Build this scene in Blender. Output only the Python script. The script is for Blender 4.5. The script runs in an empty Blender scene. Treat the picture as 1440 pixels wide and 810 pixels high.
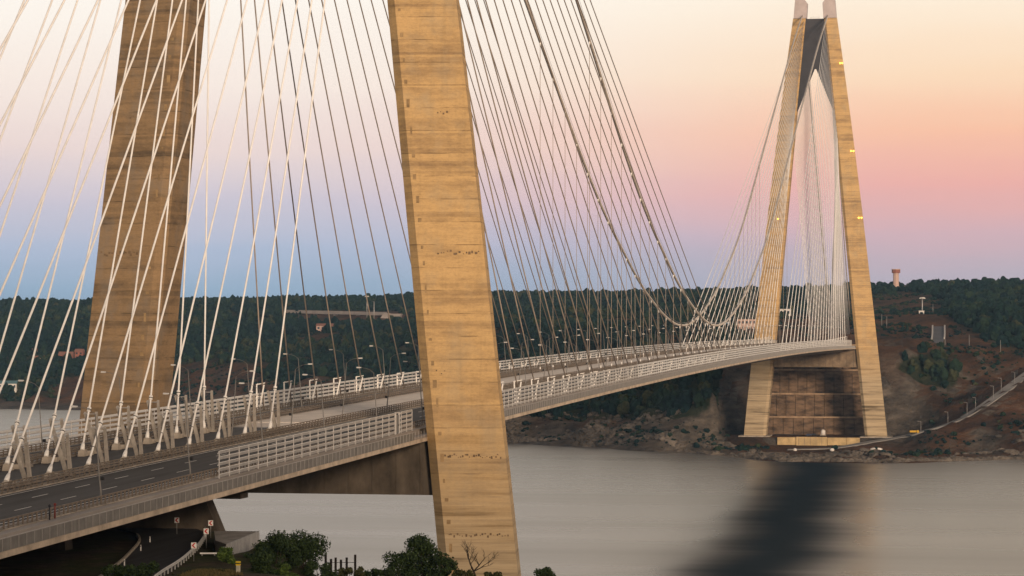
import bpy, math, random
import numpy as np
from mathutils import Vector
random.seed(7); rng = np.random.default_rng(11)
S = bpy.context.scene; COL = S.collection
R = math.radians

# ------------------------------------------------------------------ camera
CAM = np.array([144.03, -533.7, 94.47]); YAW = -0.18409; PIT = 0.00927; FPX = 3863.16
cd = bpy.data.cameras.new('camera'); cam = bpy.data.objects.new('camera', cd); COL.objects.link(cam)
cam.location = CAM; cam.rotation_euler = (R(90) + PIT, 0, -YAW)
cd.sensor_width = 36; cd.lens = FPX / 1440 * 36; cd.clip_start = 1; cd.clip_end = 60000
S.camera = cam
CF = np.array([math.sin(YAW)*math.cos(PIT), math.cos(YAW)*math.cos(PIT), math.sin(PIT)])
CR = np.array([math.cos(YAW), -math.sin(YAW), 0.0]); CU = np.cross(CR, CF)
def project(P):
    d = np.asarray(P, float) - CAM; z = d @ CF
    zz = np.maximum(z, 1e-3)
    return 720 + FPX*(d @ CR)/zz, 405 - FPX*(d @ CU)/zz, z
def ray_at(px, py, D):          # survey point: pixel direction, distance measured along the axis
    return CAM + D*(CF + CR*(px-720)/FPX - CU*(py-405)/FPX)
def seen(P, m=12):
    x, y, z = project(P); return bool(np.any((z > 5) & (x > -m) & (x < 1440+m) & (y > -m) & (y < 810+m)))

# ------------------------------------------------------------------ sky, sun, exposure
SUN_AZ = (0.52, -0.855); SUN_EL = R(10)
W = bpy.data.worlds.new("World"); S.world = W; W.use_nodes = True
nt = W.node_tree; nt.nodes.clear()
def N(tree, t, **kw):
    n = tree.nodes.new(t)
    for k, v in kw.items(): setattr(n, k, v)
    return n
def ramp(n, stops):
    e = n.color_ramp.elements
    while len(e) > 1: e.remove(e[-1])
    e[0].position = stops[0][0]; e[0].color = stops[0][1]
    for p, c in stops[1:]:
        q = e.new(p); q.color = c
def lin(r, g, b, k=1.0):
    f = lambda c: (c/255/12.92 if c/255 <= .04045 else ((c/255+.055)/1.055)**2.4)*k
    return (f(r), f(g), f(b), 1)
tc = N(nt, 'ShaderNodeTexCoord'); sep = N(nt, 'ShaderNodeSeparateXYZ'); nt.links.new(tc.outputs['Generated'], sep.inputs[0])
mr = N(nt, 'ShaderNodeMapRange'); mr.inputs[1].default_value = 0; mr.inputs[2].default_value = 0.5
smp = N(nt, 'ShaderNodeMapping'); smp.inputs['Scale'].default_value = (3.5, 3.5, 34); nt.links.new(tc.outputs['Generated'], smp.inputs[0])
sn = N(nt, 'ShaderNodeTexNoise'); sn.inputs['Scale'].default_value = 1.6; sn.inputs['Detail'].default_value = 4; nt.links.new(smp.outputs[0], sn.inputs[0])
sm_ = N(nt, 'ShaderNodeMath', operation='MULTIPLY_ADD'); sm_.inputs[1].default_value = .016; nt.links.new(sn.outputs['Fac'], sm_.inputs[0])
so = N(nt, 'ShaderNodeMath', operation='SUBTRACT'); so.inputs[1].default_value = .008; nt.links.new(sep.outputs['Z'], so.inputs[0]); nt.links.new(so.outputs[0], sm_.inputs[2])
nt.links.new(sm_.outputs[0], mr.inputs[0])
# twilight band opposite the set sun: blue earth shadow, pink belt, cream, then open sky
def E_(deg): return math.sin(R(deg))/0.5
left = N(nt, 'ShaderNodeValToRGB'); right = N(nt, 'ShaderNodeValToRGB')
ramp(left, [(0, lin(140,164,186)), (E_(.55), lin(152,176,200)), (E_(1.4), lin(178,190,213)), (E_(2.4), lin(212,203,215)), (E_(3.5), lin(239,219,214)), (E_(4.8), lin(250,236,226)), (E_(6.6), lin(255,248,238)), (E_(15), lin(253,233,208)), (E_(29), lin(222,206,194))])
ramp(right, [(0, lin(176,170,182)), (E_(.75), lin(188,176,188)), (E_(1.6), lin(216,178,184)), (E_(2.6), lin(243,178,168)), (E_(3.7), lin(253,196,165)), (E_(5.0), lin(254,221,188)), (E_(6.8), lin(255,241,220)), (E_(15), lin(253,231,204)), (E_(29), lin(222,206,194))])
for n in (left, right): nt.links.new(mr.outputs[0], n.inputs[0])
# bearing blend: from the left side of the view to the right side
dot = N(nt, 'ShaderNodeVectorMath', operation='DOT_PRODUCT'); nt.links.new(tc.outputs['Generated'], dot.inputs[0]); dot.inputs[1].default_value = tuple(CR)
mb = N(nt, 'ShaderNodeMapRange', interpolation_type='SMOOTHERSTEP'); mb.inputs[1].default_value = -0.12; mb.inputs[2].default_value = 0.19
nt.links.new(dot.outputs['Value'], mb.inputs[0])
mix = N(nt, 'ShaderNodeMix', data_type='RGBA'); nt.links.new(mb.outputs[0], mix.inputs['Factor']); nt.links.new(left.outputs[0], mix.inputs['A']); nt.links.new(right.outputs[0], mix.inputs['B'])
sky = N(nt, 'ShaderNodeTexSky', sky_type='NISHITA'); sky.sun_disc = False; sky.sun_elevation = SUN_EL
sky.sun_rotation = math.atan2(SUN_AZ[0], SUN_AZ[1])
bg1 = N(nt, 'ShaderNodeBackground'); bg1.inputs[1].default_value = 0.05; nt.links.new(sky.outputs[0], bg1.inputs[0])
bg2 = N(nt, 'ShaderNodeBackground'); bg2.inputs[1].default_value = 1.05; nt.links.new(mix.outputs['Result'], bg2.inputs[0])
mz = N(nt, 'ShaderNodeMapRange', interpolation_type='SMOOTHERSTEP'); mz.inputs[1].default_value = 0.3; mz.inputs[2].default_value = 0.85
nt.links.new(sep.outputs['Z'], mz.inputs[0])
ms = N(nt, 'ShaderNodeMixShader'); nt.links.new(mz.outputs[0], ms.inputs[0]); nt.links.new(bg2.outputs[0], ms.inputs[1]); nt.links.new(bg1.outputs[0], ms.inputs[2])
wo = N(nt, 'ShaderNodeOutputWorld'); nt.links.new(ms.outputs[0], wo.inputs[0])
sd = bpy.data.lights.new('sun', 'SUN'); sd.energy = 3.4; sd.angle = R(10); sd.color = (1.0, 0.77, 0.56)
sun = bpy.data.objects.new('sun', sd); COL.objects.link(sun)
sv = Vector((SUN_AZ[0], SUN_AZ[1], math.tan(SUN_EL)*math.hypot(*SUN_AZ)))
sun.rotation_euler = sv.to_track_quat('Z', 'Y').to_euler()
S.view_settings.view_transform = 'Standard'; S.view_settings.look = 'None'; S.view_settings.exposure = 0; S.view_settings.gamma = 1
S.view_settings.use_curve_mapping = False
try: S.cycles.max_bounces = 4; S.cycles.diffuse_bounces = 2; S.cycles.glossy_bounces = 2; S.cycles.volume_bounces = 0
except Exception: pass

# ------------------------------------------------------------------ materials
MATS = {}
def mat(name, col, rough=.7, metal=0., var=.18, scale=1.5, bump=0., bscale=8., spec=.3, stretch=(1,1,1), col2=None, detail=6, emit=None, attr=None):
    if name in MATS: return MATS[name]
    m = bpy.data.materials.new(name); m.use_nodes = True; t = m.node_tree; b = t.nodes['Principled BSDF']
    b.inputs['Roughness'].default_value = rough; b.inputs['Metallic'].default_value = metal; b.inputs['Specular IOR Level'].default_value = spec
    c = N(t, 'ShaderNodeTexCoord'); mp = N(t, 'ShaderNodeMapping'); mp.inputs['Scale'].default_value = stretch; t.links.new(c.outputs['Object'], mp.inputs[0])
    nz = N(t, 'ShaderNodeTexNoise'); nz.inputs['Scale'].default_value = scale; nz.inputs['Detail'].default_value = detail; nz.inputs['Roughness'].default_value = .65; t.links.new(mp.outputs[0], nz.inputs[0])
    rp = N(t, 'ShaderNodeValToRGB'); c2 = col2 or tuple(x*(1-var*1.6) for x in col)
    ramp(rp, [(.32, (*c2, 1)), (.66, (*[min(1, x*(1+var*.5)) for x in col], 1))]); t.links.new(nz.outputs['Fac'], rp.inputs[0])
    out = rp.outputs[0]
    if attr:
        a = N(t, 'ShaderNodeAttribute', attribute_name=attr); mm = N(t, 'ShaderNodeMix', data_type='RGBA', blend_type='MULTIPLY'); mm.inputs['Factor'].default_value = 1
        t.links.new(out, mm.inputs['A']); t.links.new(a.outputs['Color'], mm.inputs['B']); out = mm.outputs['Result']
    t.links.new(out, b.inputs['Base Color'])
    if bump:
        n2 = N(t, 'ShaderNodeTexNoise'); n2.inputs['Scale'].default_value = bscale; n2.inputs['Detail'].default_value = 5; t.links.new(mp.outputs[0], n2.inputs[0])
        bp = N(t, 'ShaderNodeBump'); bp.inputs['Strength'].default_value = bump; bp.inputs['Distance'].default_value = .1; t.links.new(n2.outputs['Fac'], bp.inputs['Height']); t.links.new(bp.outputs[0], b.inputs['Normal'])
    if emit:
        b.inputs['Emission Color'].default_value = (*emit[0], 1); b.inputs['Emission Strength'].default_value = emit[1]
    MATS[name] = m; return m

def tower_mat(name, gold, brown, grey, wear):
    """board-marked concrete poured in lifts: bands per lift, run-off streaks, blotches"""
    m = bpy.data.materials.new(name); m.use_nodes = True; t = m.node_tree; b = t.nodes['Principled BSDF']
    b.inputs['Roughness'].default_value = .85; b.inputs['Specular IOR Level'].default_value = .15
    c = N(t, 'ShaderNodeTexCoord'); L = t.links.new
    def noise(scale, st, detail=6, rough=.6):
        mp = N(t, 'ShaderNodeMapping'); mp.inputs['Scale'].default_value = st; L(c.outputs['Object'], mp.inputs[0])
        n = N(t, 'ShaderNodeTexNoise'); n.inputs['Scale'].default_value = scale; n.inputs['Detail'].default_value = detail; n.inputs['Roughness'].default_value = rough; L(mp.outputs[0], n.inputs[0]); return n.outputs['Fac']
    def rmp(src, stops):
        r = N(t, 'ShaderNodeValToRGB'); ramp(r, [(p, (*v, 1) if isinstance(v, tuple) else (v, v, v, 1)) for p, v in stops]); L(src, r.inputs[0]); return r.outputs[0]
    def mixc(f, a, bb, mode='MIX'):
        x = N(t, 'ShaderNodeMix', data_type='RGBA', blend_type=mode)
        if isinstance(f, float): x.inputs['Factor'].default_value = f
        else: L(f, x.inputs['Factor'])
        L(a, x.inputs['A']); L(bb, x.inputs['B']); return x.outputs['Result']
    sx = N(t, 'ShaderNodeSeparateXYZ'); L(c.outputs['Object'], sx.inputs[0])
    def mth(op, x, y=None):
        n = N(t, 'ShaderNodeMath', operation=op)
        for i, v in enumerate((x, y)):
            if v is None: continue
            if isinstance(v, (int, float)): n.inputs[i].default_value = v
            else: L(v, n.inputs[i])
        return n.outputs[0]
    def lift(h, seed):        # one random tone per pour, hard edged
        w = N(t, 'ShaderNodeTexWhiteNoise', noise_dimensions='1D'); L(mth('ADD', mth('FLOOR', mth('DIVIDE', sx.outputs['Z'], h)), seed), w.inputs['W']); return w.outputs['Value']
    band = noise(1.0, (.10, .10, .34), 9, .74)
    tone = mth('ADD', mth('MULTIPLY', band, .62), mth('ADD', mth('MULTIPLY', lift(4.5, 3.3), .10), mth('ADD', mth('MULTIPLY', lift(1.5, 9.1), .12), mth('MULTIPLY', lift(.5, 5.7), .10))))
    base = rmp(tone, [(.29, brown), (.39, tuple(.5*x+.5*y for x, y in zip(gold, brown))), (.485, gold), (.64, tuple(min(1, x*1.12) for x in gold))])
    fine = noise(1.0, (.5, .5, 6.0), 4, .75)
    base = mixc(.4, base, rmp(fine, [(.3, .60), (.5, 1.), (.75, 1.1)]), 'MULTIPLY')
    grain = noise(1.6, (1, 1, 1.4), 6, .75)
    base = mixc(.45, base, rmp(grain, [(.32, .62), (.55, 1.)]), 'MULTIPLY')
    blot = noise(.16, (1, 1, .7), 6, .65)
    base = mixc(rmp(blot, [(.50, 0.), (.72, wear)]), base, rmp(band, [(.3, grey), (.7, tuple(x*1.25 for x in grey))]))
    # thin dark seams at the pour lifts, broken up
    md = N(t, 'ShaderNodeMath', operation='PINGPONG'); md.inputs[1].default_value = 2.25; L(sx.outputs['Z'], md.inputs[0])
    seam = N(t, 'ShaderNodeMapRange'); seam.inputs[1].default_value = .02; seam.inputs[2].default_value = .14; seam.inputs[3].default_value = 1; seam.inputs[4].default_value = 0; L(md.outputs[0], seam.inputs[0])
    sm = N(t, 'ShaderNodeMath', operation='MULTIPLY'); L(seam.outputs[0], sm.inputs[0]); L(rmp(noise(.7, (.25, .25, .9), 4), [(.44, 0.), (.58, .75)]), sm.inputs[1])
    dk = N(t, 'ShaderNodeRGB'); dk.outputs[0].default_value = (*[x*.45 for x in brown], 1)
    base = mixc(sm.outputs[0], base, dk.outputs[0])
    drip = noise(1.0, (.9, .9, .03), 4, .6)
    base = mixc(.25, base, rmp(drip, [(.28, .62), (.5, 1.)]), 'MULTIPLY')
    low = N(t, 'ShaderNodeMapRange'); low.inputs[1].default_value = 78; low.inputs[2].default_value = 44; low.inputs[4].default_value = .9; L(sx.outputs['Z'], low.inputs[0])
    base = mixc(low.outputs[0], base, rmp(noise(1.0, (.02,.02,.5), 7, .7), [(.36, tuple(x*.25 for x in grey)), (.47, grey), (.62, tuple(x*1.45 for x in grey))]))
    L(base, b.inputs['Base Color'])
    bp = N(t, 'ShaderNodeBump'); bp.inputs['Strength'].default_value = .35; bp.inputs['Distance'].default_value = .08; L(fine, bp.inputs['Height']); L(bp.outputs[0], b.inputs['Normal'])
    MATS[name] = m; return m
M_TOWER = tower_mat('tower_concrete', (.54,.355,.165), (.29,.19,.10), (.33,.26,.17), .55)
M_TOWER2 = tower_mat('darker_tower_concrete', (.30,.20,.11), (.11,.08,.053), (.20,.165,.13), .8)  # darker, browner version of the tower concrete for the near left leg
M_BEAM = mat('shaded_beam_concrete', (.105,.085,.065), .9, var=.35, scale=.25, stretch=(1,1,.5), bump=.3)  # colour lowered to deepen the shade under the deck; piers and abutment share it
M_CONC = mat('deck_concrete', (.36,.31,.255), .85, var=.28, scale=.35, bump=.2)
M_STRUT = mat('strut_concrete', (.44,.395,.345), .85, var=.2, scale=.6)
M_EDGE = mat('edge_beam_concrete', (.52,.42,.32), .85, var=.25, scale=.3)
M_MEDIAN = mat('median_concrete', (.74,.66,.58), .85, var=.12, scale=.2)
M_GIRDER = mat('girder_paint', (.30,.265,.24), .6, var=.2, scale=.2, stretch=(1,.3,1))
M_ASPH = mat('asphalt', (.036,.034,.036), .75, var=.42, scale=.55, stretch=(1,.035,1), spec=.35, bump=.1)
M_PAINT = mat('road_paint', (.72,.70,.66), .6, var=.25, scale=1.5)
M_WHITE = mat('white_paint', (.80,.77,.73), .45, var=.06, scale=2)
M_CABLE = mat('cable_sheath', (.86,.83,.80), .5, var=.08, scale=.5)
M_CABLE_D = mat('shaded_sheath', (.40,.33,.275), .6, var=.15, scale=.3)  # underside shade of the white stays put into the colour; hangers share it
M_MAINC = mat('main_cable_wrap', (.60,.53,.46), .6, var=.2, scale=.5)
M_STEEL = mat('galvanised_steel', (.42,.40,.385), .5, .5, var=.15, scale=1)
M_FENCE = mat('fence_aluminium', (.60,.58,.56), .45, .25, var=.1, scale=1)
M_RAIL = mat('rail_steel', (.21,.17,.135), .6, .3, var=.25, scale=.8)
M_DARK = mat('dark_fitting', (.02,.02,.022), .6)
M_LAMP = mat('lamp_glass', (.85,.80,.72), .3, var=.03)
M_TIP = mat('tip_steel', (.46,.39,.375), .55, var=.1, scale=.15)
M_WEB = mat('web_steel', (.052,.050,.056), .6, var=.15, scale=.15)
M_PANEL = mat('railing_panel', (.19,.18,.165), .6, .1, var=.2, scale=.5)
M_POLE = mat('lamp_pole_paint', (.20,.19,.18), .6, .2, var=.1)

# ------------------------------------------------------------------ mesh builder
class MB:
    def __init__(s): s.v = []; s.f = []; s.sm = []
    def add(s, v, f, smooth=False):
        o = len(s.v); s.v += [tuple(map(float, p)) for p in v]; s.f += [tuple(i+o for i in q) for q in f]; s.sm += [smooth]*len(f); return s
    def box(s, c, d, rz=0):
        cx, cy, cz = c; a, b, h = d[0]/2, d[1]/2, d[2]/2; co, si = math.cos(rz), math.sin(rz); v = []
        for z in (-h, h):
            for x, y in ((-a,-b),(a,-b),(a,b),(-a,b)): v.append((cx+x*co-y*si, cy+x*si+y*co, cz+z))
        return s.add(v, [(3,2,1,0),(4,5,6,7),(0,1,5,4),(1,2,6,5),(2,3,7,6),(3,0,4,7)])
    def beam(s, p, q, w, h, w2=None, h2=None, side=None):
        p, q = np.array(p, float), np.array(q, float); d = q-p; d /= np.linalg.norm(d)
        sd = np.array(side if side is not None else ((1,0,0) if abs(d[0]) < .9 else (0,1,0)), float); sd = sd - d*(sd@d); sd /= np.linalg.norm(sd); up = np.cross(d, sd)
        w2 = w2 or w; h2 = h2 or h; v = []
        for c, a, b in ((p, w/2, h/2), (q, w2/2, h2/2)): v += [c-sd*a-up*b, c+sd*a-up*b, c+sd*a+up*b, c-sd*a+up*b]
        return s.add(v, [(3,2,1,0),(4,5,6,7),(0,1,5,4),(1,2,6,5),(2,3,7,6),(3,0,4,7)])
    def tube(s, pts, r, n=8, cap=True):
        pts = np.array(pts, float); m = len(pts); rr = [r]*m if np.isscalar(r) else r; v = []
        for i in range(m):
            d = pts[min(i+1, m-1)] - pts[max(i-1, 0)]; d /= np.linalg.norm(d)
            a = np.array((1.,0,0)) if abs(d[0]) < .8 else np.array((0,1.,0)); a -= d*(a@d); a /= np.linalg.norm(a); b = np.cross(d, a)
            for k in range(n):
                t = 2*math.pi*k/n; v.append(pts[i]+rr[i]*(a*math.cos(t)+b*math.sin(t)))
        f = [(i*n+k, i*n+(k+1)%n, (i+1)*n+(k+1)%n, (i+1)*n+k) for i in range(m-1) for k in range(n)]
        s.add(v, f, True)
        if cap: o = len(s.v)-m*n; s.f += [tuple(o+k for k in reversed(range(n))), tuple(o+(m-1)*n+k for k in range(n))]; s.sm += [False, False]
        return s
    def prism(s, poly, axis, a, b):          # polygon in the other two axes, extruded along axis
        n = len(poly); v = []
        for t in (a, b):
            for u, w in poly: v.append((t,u,w) if axis == 0 else (u,t,w) if axis == 1 else (u,w,t))
        f = [tuple(reversed(range(n))), tuple(range(n, 2*n))] + [(k, (k+1)%n, n+(k+1)%n, n+k) for k in range(n)]
        return s.add(v, f)
    def sweep(s, sec, ys, zf):               # section (x,z) swept along Y, lifted by zf(y)
        n = len(sec); m = len(ys); v = [(x, y, z+zf(y)) for y in ys for x, z in sec]
        f = [(i*n+k, i*n+(k+1)%n, (i+1)*n+(k+1)%n, (i+1)*n+k) for i in range(m-1) for k in range(n)]
        return s.add(v, f + [tuple(reversed(range(n))), tuple((m-1)*n+k for k in range(n))])
    def sphere(s, c, r, n=10, m=6, sq=(1,1,1)):
        v = [(c[0], c[1], c[2]-r*sq[2])]
        for i in range(1, m):
            t = math.pi*i/m
            for k in range(n): p = 2*math.pi*k/n; v.append((c[0]+r*sq[0]*math.sin(t)*math.cos(p), c[1]+r*sq[1]*math.sin(t)*math.sin(p), c[2]-r*sq[2]*math.cos(t)))
        v.append((c[0], c[1], c[2]+r*sq[2])); f = [(0, 1+(k+1)%n, 1+k) for k in range(n)]
        for i in range(m-2): f += [(1+i*n+k, 1+i*n+(k+1)%n, 1+(i+1)*n+(k+1)%n, 1+(i+1)*n+k) for k in range(n)]
        o = 1+(m-2)*n; f += [(o+k, o+(k+1)%n, o+n) for k in range(n)]
        return s.add(v, f, True)
    def mesh(s, name, m):
        me = bpy.data.meshes.new(name); me.from_pydata(s.v, [], s.f); me.polygons.foreach_set('use_smooth', s.sm)
        import bmesh
        bm = bmesh.new(); bm.from_mesh(me); bmesh.ops.recalc_face_normals(bm, faces=bm.faces); bm.to_mesh(me); bm.free()
        me.materials.append(m); me.update(); return me
    def build(s, name, m, parent=None, loc=(0,0,0)): return put(name, s.mesh(name, m), parent, loc)
def put(name, me, parent=None, loc=(0,0,0), rz=0):
    o = bpy.data.objects.new(name, me); COL.objects.link(o); o.parent = parent; o.location = loc
    if rz: o.rotation_euler = (0,0,rz)
    return o
def tag(o, label=None, cat=None, group=None, kind=None):
    if label: o['label'] = label
    if cat: o['category'] = cat
    if group: o['group'] = group
    if kind: o['kind'] = kind
    return o
def thing(name, label, cat, loc=(0,0,0), group=None, rz=0):
    o = bpy.data.objects.new(name, None); COL.objects.link(o); o.location = loc; o.rotation_euler = (0,0,rz); o.empty_display_size = .1
    return tag(o, label, cat, group)
def dup(root, loc, label, rz=None):
    c = root.copy(); COL.objects.link(c); c.location = loc; c['label'] = label
    if rz is not None: c.rotation_euler = (0,0,rz)
    for ch in list(root.children):
        d = ch.copy(); COL.objects.link(d); d.parent = c
        for g in list(ch.children): e = g.copy(); COL.objects.link(e); e.parent = d
    return c
def stuff(o): o['kind'] = 'stuff'; return o
def np_mesh(name, V, F, m, smooth=True):
    me = bpy.data.meshes.new(name); V = np.asarray(V, np.float32); F = np.asarray(F, np.int32); k = F.shape[1]
    me.vertices.add(len(V)); me.vertices.foreach_set('co', V.ravel()); me.loops.add(F.size); me.loops.foreach_set('vertex_index', F.ravel())
    me.polygons.add(len(F)); me.polygons.foreach_set('loop_start', np.arange(0, F.size, k, dtype=np.int32)); me.polygons.foreach_set('use_smooth', np.full(len(F), smooth))
    me.update(calc_edges=True); me.materials.append(m); return me
ONES = 'zeroth first second third fourth fifth sixth seventh eighth ninth tenth eleventh twelfth thirteenth fourteenth fifteenth sixteenth seventeenth eighteenth nineteenth'.split()
TENS = ['', '', 'twenty', 'thirty', 'forty', 'fifty']
def nth(n):
    if n < 20: return ONES[n]
    if n % 10 == 0: return TENS[n//10][:-1] + 'ieth'
    return TENS[n//10] + '-' + ONES[n % 10]

# ------------------------------------------------------------------ value noise for terrain
def vnoise(x, y, seed=0):
    xi, yi = np.floor(x).astype(np.int64), np.floor(y).astype(np.int64); fx, fy = x-xi, y-yi; fx = fx*fx*(3-2*fx); fy = fy*fy*(3-2*fy)
    def h(a, b):
        n = (a*374761393 + b*668265263 + seed*974634777) & 0xffffffff; n = ((n ^ (n >> 13))*1274126177) & 0xffffffff; return ((n ^ (n >> 16)) & 0xffff)/65535.0
    return (h(xi,yi)*(1-fx)+h(xi+1,yi)*fx)*(1-fy)+(h(xi,yi+1)*(1-fx)+h(xi+1,yi+1)*fx)*fy
def fbm(x, y, sc, oct=5, seed=0):
    s = 0; a = 1; t = 0
    for i in range(oct): s = s + a*vnoise(x/sc*2**i + 13.7*i, y/sc*2**i - 7.1*i, seed+i); t += a; a *= .5
    return s/t*2-1
class RBF:
    def __init__(s, P, sm=0.):
        P = np.array(P, float); s.X = P[:, :2]; n = len(P); d = np.linalg.norm(s.X[:,None]-s.X[None], axis=-1); A = np.zeros((n+1, n+1)); A[:n,:n] = -d - sm*np.eye(n); A[:n,n] = 1; A[n,:n] = 1
        w = np.linalg.solve(A, np.r_[P[:,2], 0]); s.w = w[:n]; s.c = w[n]
    def __call__(s, x, y):
        out = np.full(np.shape(x), s.c)
        for (a, b), w in zip(s.X, s.w): out = out - w*np.hypot(x-a, y-b)
        return out

# ================================================================== THE BRIDGE
L = 1408.0
def zd(Y): return 75.66-4.066*((Y-704)/704)**2
def zs(X, Y): return zd(Y)+.06*(26-abs(X))
def cleg(z): return 43.35-.1031*z-1.3*max(0., (z-150)/157)**2
def kleg(z): return 1.06-4.9e-6*z*z
SEC = [(-7.35, 7.0), (-7.35, -4.4), (-5.45, -6.0), (7.35, -3.9), (6.2, 5.2), (4.2, 7.0)]     # right leg, inner side first
def leg_mesh(side, y0, m, z0, z1, name='leg'):
    zsv = np.linspace(z0, z1, 40); n = len(SEC); V = []
    for z in zsv:
        k = kleg(z); c = cleg(z)
        for x, y in SEC: V.append((side*(c+x*k), y0+y*k, z))
    F = [(i*n+k, i*n+(k+1)%n, (i+1)*n+(k+1)%n, (i+1)*n+k) for i in range(len(zsv)-1) for k in range(n)]
    F += [tuple(range(n)), tuple((len(zsv)-1)*n+k for k in range(n))]
    b = MB(); b.add(V, F); return b
def leg_front(side, y0, u, z):    # point on the wide front face, u 0..1 from inner to outer
    k = kleg(z); x = -5.45+u*12.8; y = -6.0+u*2.1
    return np.array((side*(cleg(z)+x*k), y0+y*k, z))
def tower(y0, zb, label, mats, far):
    t = thing('bridge_tower', label, 'bridge tower', (0, y0, zb))
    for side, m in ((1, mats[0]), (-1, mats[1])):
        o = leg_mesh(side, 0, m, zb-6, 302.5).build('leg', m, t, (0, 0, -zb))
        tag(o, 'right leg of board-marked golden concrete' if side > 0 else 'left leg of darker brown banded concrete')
        # rows of form-tie recess plugs and pump ports
        b = MB()
        rows = ([(106.5, .30, .96, 14, .30), (66.5, .12, .95, 26, .22), (51, .05, .95, 22, .2), (83, .1, .3, 3, .2), (134, .5, .7, 4, .22)] if not far else [(106, .2, .9, 8, .25), (60, .2, .9, 8, .25)])
        for z, u0, u1, n, sz in rows:
            for i in range(n):
                p = leg_front(side, 0, u0+(u1-u0)*(i+.5*random.random())/n, z+random.uniform(-.35,.35)); s_ = sz*random.uniform(.6,1.8)
                b.box((p[0], p[1]-.01, p[2]), (s_, .12, s_*random.uniform(.7,1.5)), side*.13)
        stuff(b.build('tie_recess', mat('recess_shadow_grout', (.20,.135,.08), .9, var=.4, scale=.4), o)); b = MB()
        if not far:
            for i in range(40):     # vertical file of box-outs along the inner edge
                z = 44+i*4.6+random.uniform(-1,1); p = leg_front(side, 0, .07+random.uniform(-.01,.01), z)
                b.box((p[0], p[1]-.0, p[2]), (random.uniform(.35,.8), .1, random.uniform(.5,1.8)), side*.13)
        if b.v: stuff(b.build('formwork_plug', mat('plug_mortar', (.36,.24,.12), .9, var=.3, scale=.4), o))
        # pale steel tip
        c, k = cleg(307), kleg(307); xi, xo = c-7.35*k, c+7.35*k
        tp = MB(); tp.prism([(side*(xi-.1), 302.4), (side*(xo+.25), 302.4), (side*(xo-1.4), 321.5), (side*(xo-3.1), 322), (side*(xi-.7), 313)], 1, -6*k-.1, 7*k+.1)
        tp.build('steel_tip', M_TIP, o)
    # dark steel web between the leg tops, notched below like an inverted V
    xi = lambda z: cleg(z)-7.35*kleg(z)+.3
    lz = np.linspace(302, 236, 12); prof = [(xi(z), z-zb) for z in lz] + [(0.6, 267-zb), (-0.6, 267-zb)] + [(-xi(z), z-zb) for z in lz[::-1]]
    MB().prism(prof, 1, -2.6, 3.2).build('top_web', M_WEB, t)
    r = MB()
    for i in range(9): x = -3.2+.8*i; r.tube([(x, -2.4, 302-zb), (x, -2.4, 303.2-zb)], .05, 5)
    r.tube([(-3.4, -2.4, 303.2-zb), (3.4, -2.4, 303.2-zb)], .05, 5); r.build('platform_railing', M_STEEL, t)
    # crossbeam under the deck
    hz = (56.8, 68.6) if far else (58.6, 69.2); w = cleg(64)-7.0
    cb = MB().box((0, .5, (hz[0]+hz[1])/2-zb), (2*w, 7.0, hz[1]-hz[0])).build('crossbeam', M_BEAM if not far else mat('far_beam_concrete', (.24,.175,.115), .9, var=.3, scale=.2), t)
    rec = MB()
    for i in range(12): rec.box((-w+3+i*(2*w-6)/11, -3.05, (hz[0]+hz[1])/2-zb), (.12, .1, hz[1]-hz[0]-.6))
    rec.build('pour_joint', M_BEAM, cb)
    for side in (1, -1): MB().box((side*cleg(zb), 0, -.4), (22, 20, 1.6)).build('footing', M_CONC, t)
    if far:
        for px, py in ((1182.5,100),(1186,100),(1195,220),(1198.5,220),(1204.5,311),(1208,311),(1089,312)):
            z = CAM[2] + (441-py)/FPX*1990; side = 1 if px > 1146 else -1; u = .75 if side > 0 else .35
            p = leg_front(side, 0, u + (.16 if px in (1186,1198.5,1208) else 0), z)
            h = MB().box((0, .15, 0), (.7, .7, .5)).build('aviation_lamp', M_DARK, t, (p[0], p[1]-.3, z-zb))
            MB().sphere((0, -.35, .1), .42, 10, 6).build('lamp_globe', mat('lamp_glow', (.9,.6,.1), .4, emit=((1,.62,.06), 9.)), h)
    return t
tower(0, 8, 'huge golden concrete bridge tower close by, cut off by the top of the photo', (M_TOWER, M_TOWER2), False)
tower(L, 8, 'distant A-shaped concrete bridge tower with pale pointed tips on the far shore', (M_TOWER, M_TOWER), True)

# ---- deck
Y0, Y1 = -392.0, L+300
ysf = np.concatenate([np.arange(Y0, 1500, 12.0), [1560, 1640, Y1]])
deck = thing('bridge_deck', 'long pale bridge deck with two carriageways sweeping to the far tower', 'bridge deck', (0,0,0))
prof = [(-28.4,-1.0),(-26.4,-1.0),(-26.3,.0),(-24,.1),(-9.6,.95),(9.6,.95),(24,.1),(26.3,0),(26.4,-1.0),(28.4,-1.0),(28.4,-1.9),(21,-3.0),(14,-5.3),(-14,-5.3),(-21,-3.0),(-28.4,-1.9)]
MB().sweep(prof, ysf, zd).build('girder', M_GIRDER, deck)
def strip(x0, x1, dz, y0, y1, name, m, parent=deck, th=.05):
    ys = np.arange(y0, y1+.01, 12.0); b = MB(); f = lambda x: .06*(26-abs(x))
    g = lambda x: np.interp(abs(x), [0,9.6,24,26.3], [.95,.95,.1,0])
    b.sweep([(x0, g(x0)+dz-th), (x1, g(x1)+dz-th), (x1, g(x1)+dz), (x0, g(x0)+dz)], ys, zd); return b.build(name, m, parent)
gz = lambda x: float(np.interp(abs(x), [0,9.6,24,26.3], [.95,.95,.1,0]))
strip(10.0, 22.6, .06, Y0, 1690, 'roadway', M_ASPH); strip(-22.6, -10.0, .06, Y0, 1690, 'roadway', M_ASPH)
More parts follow.
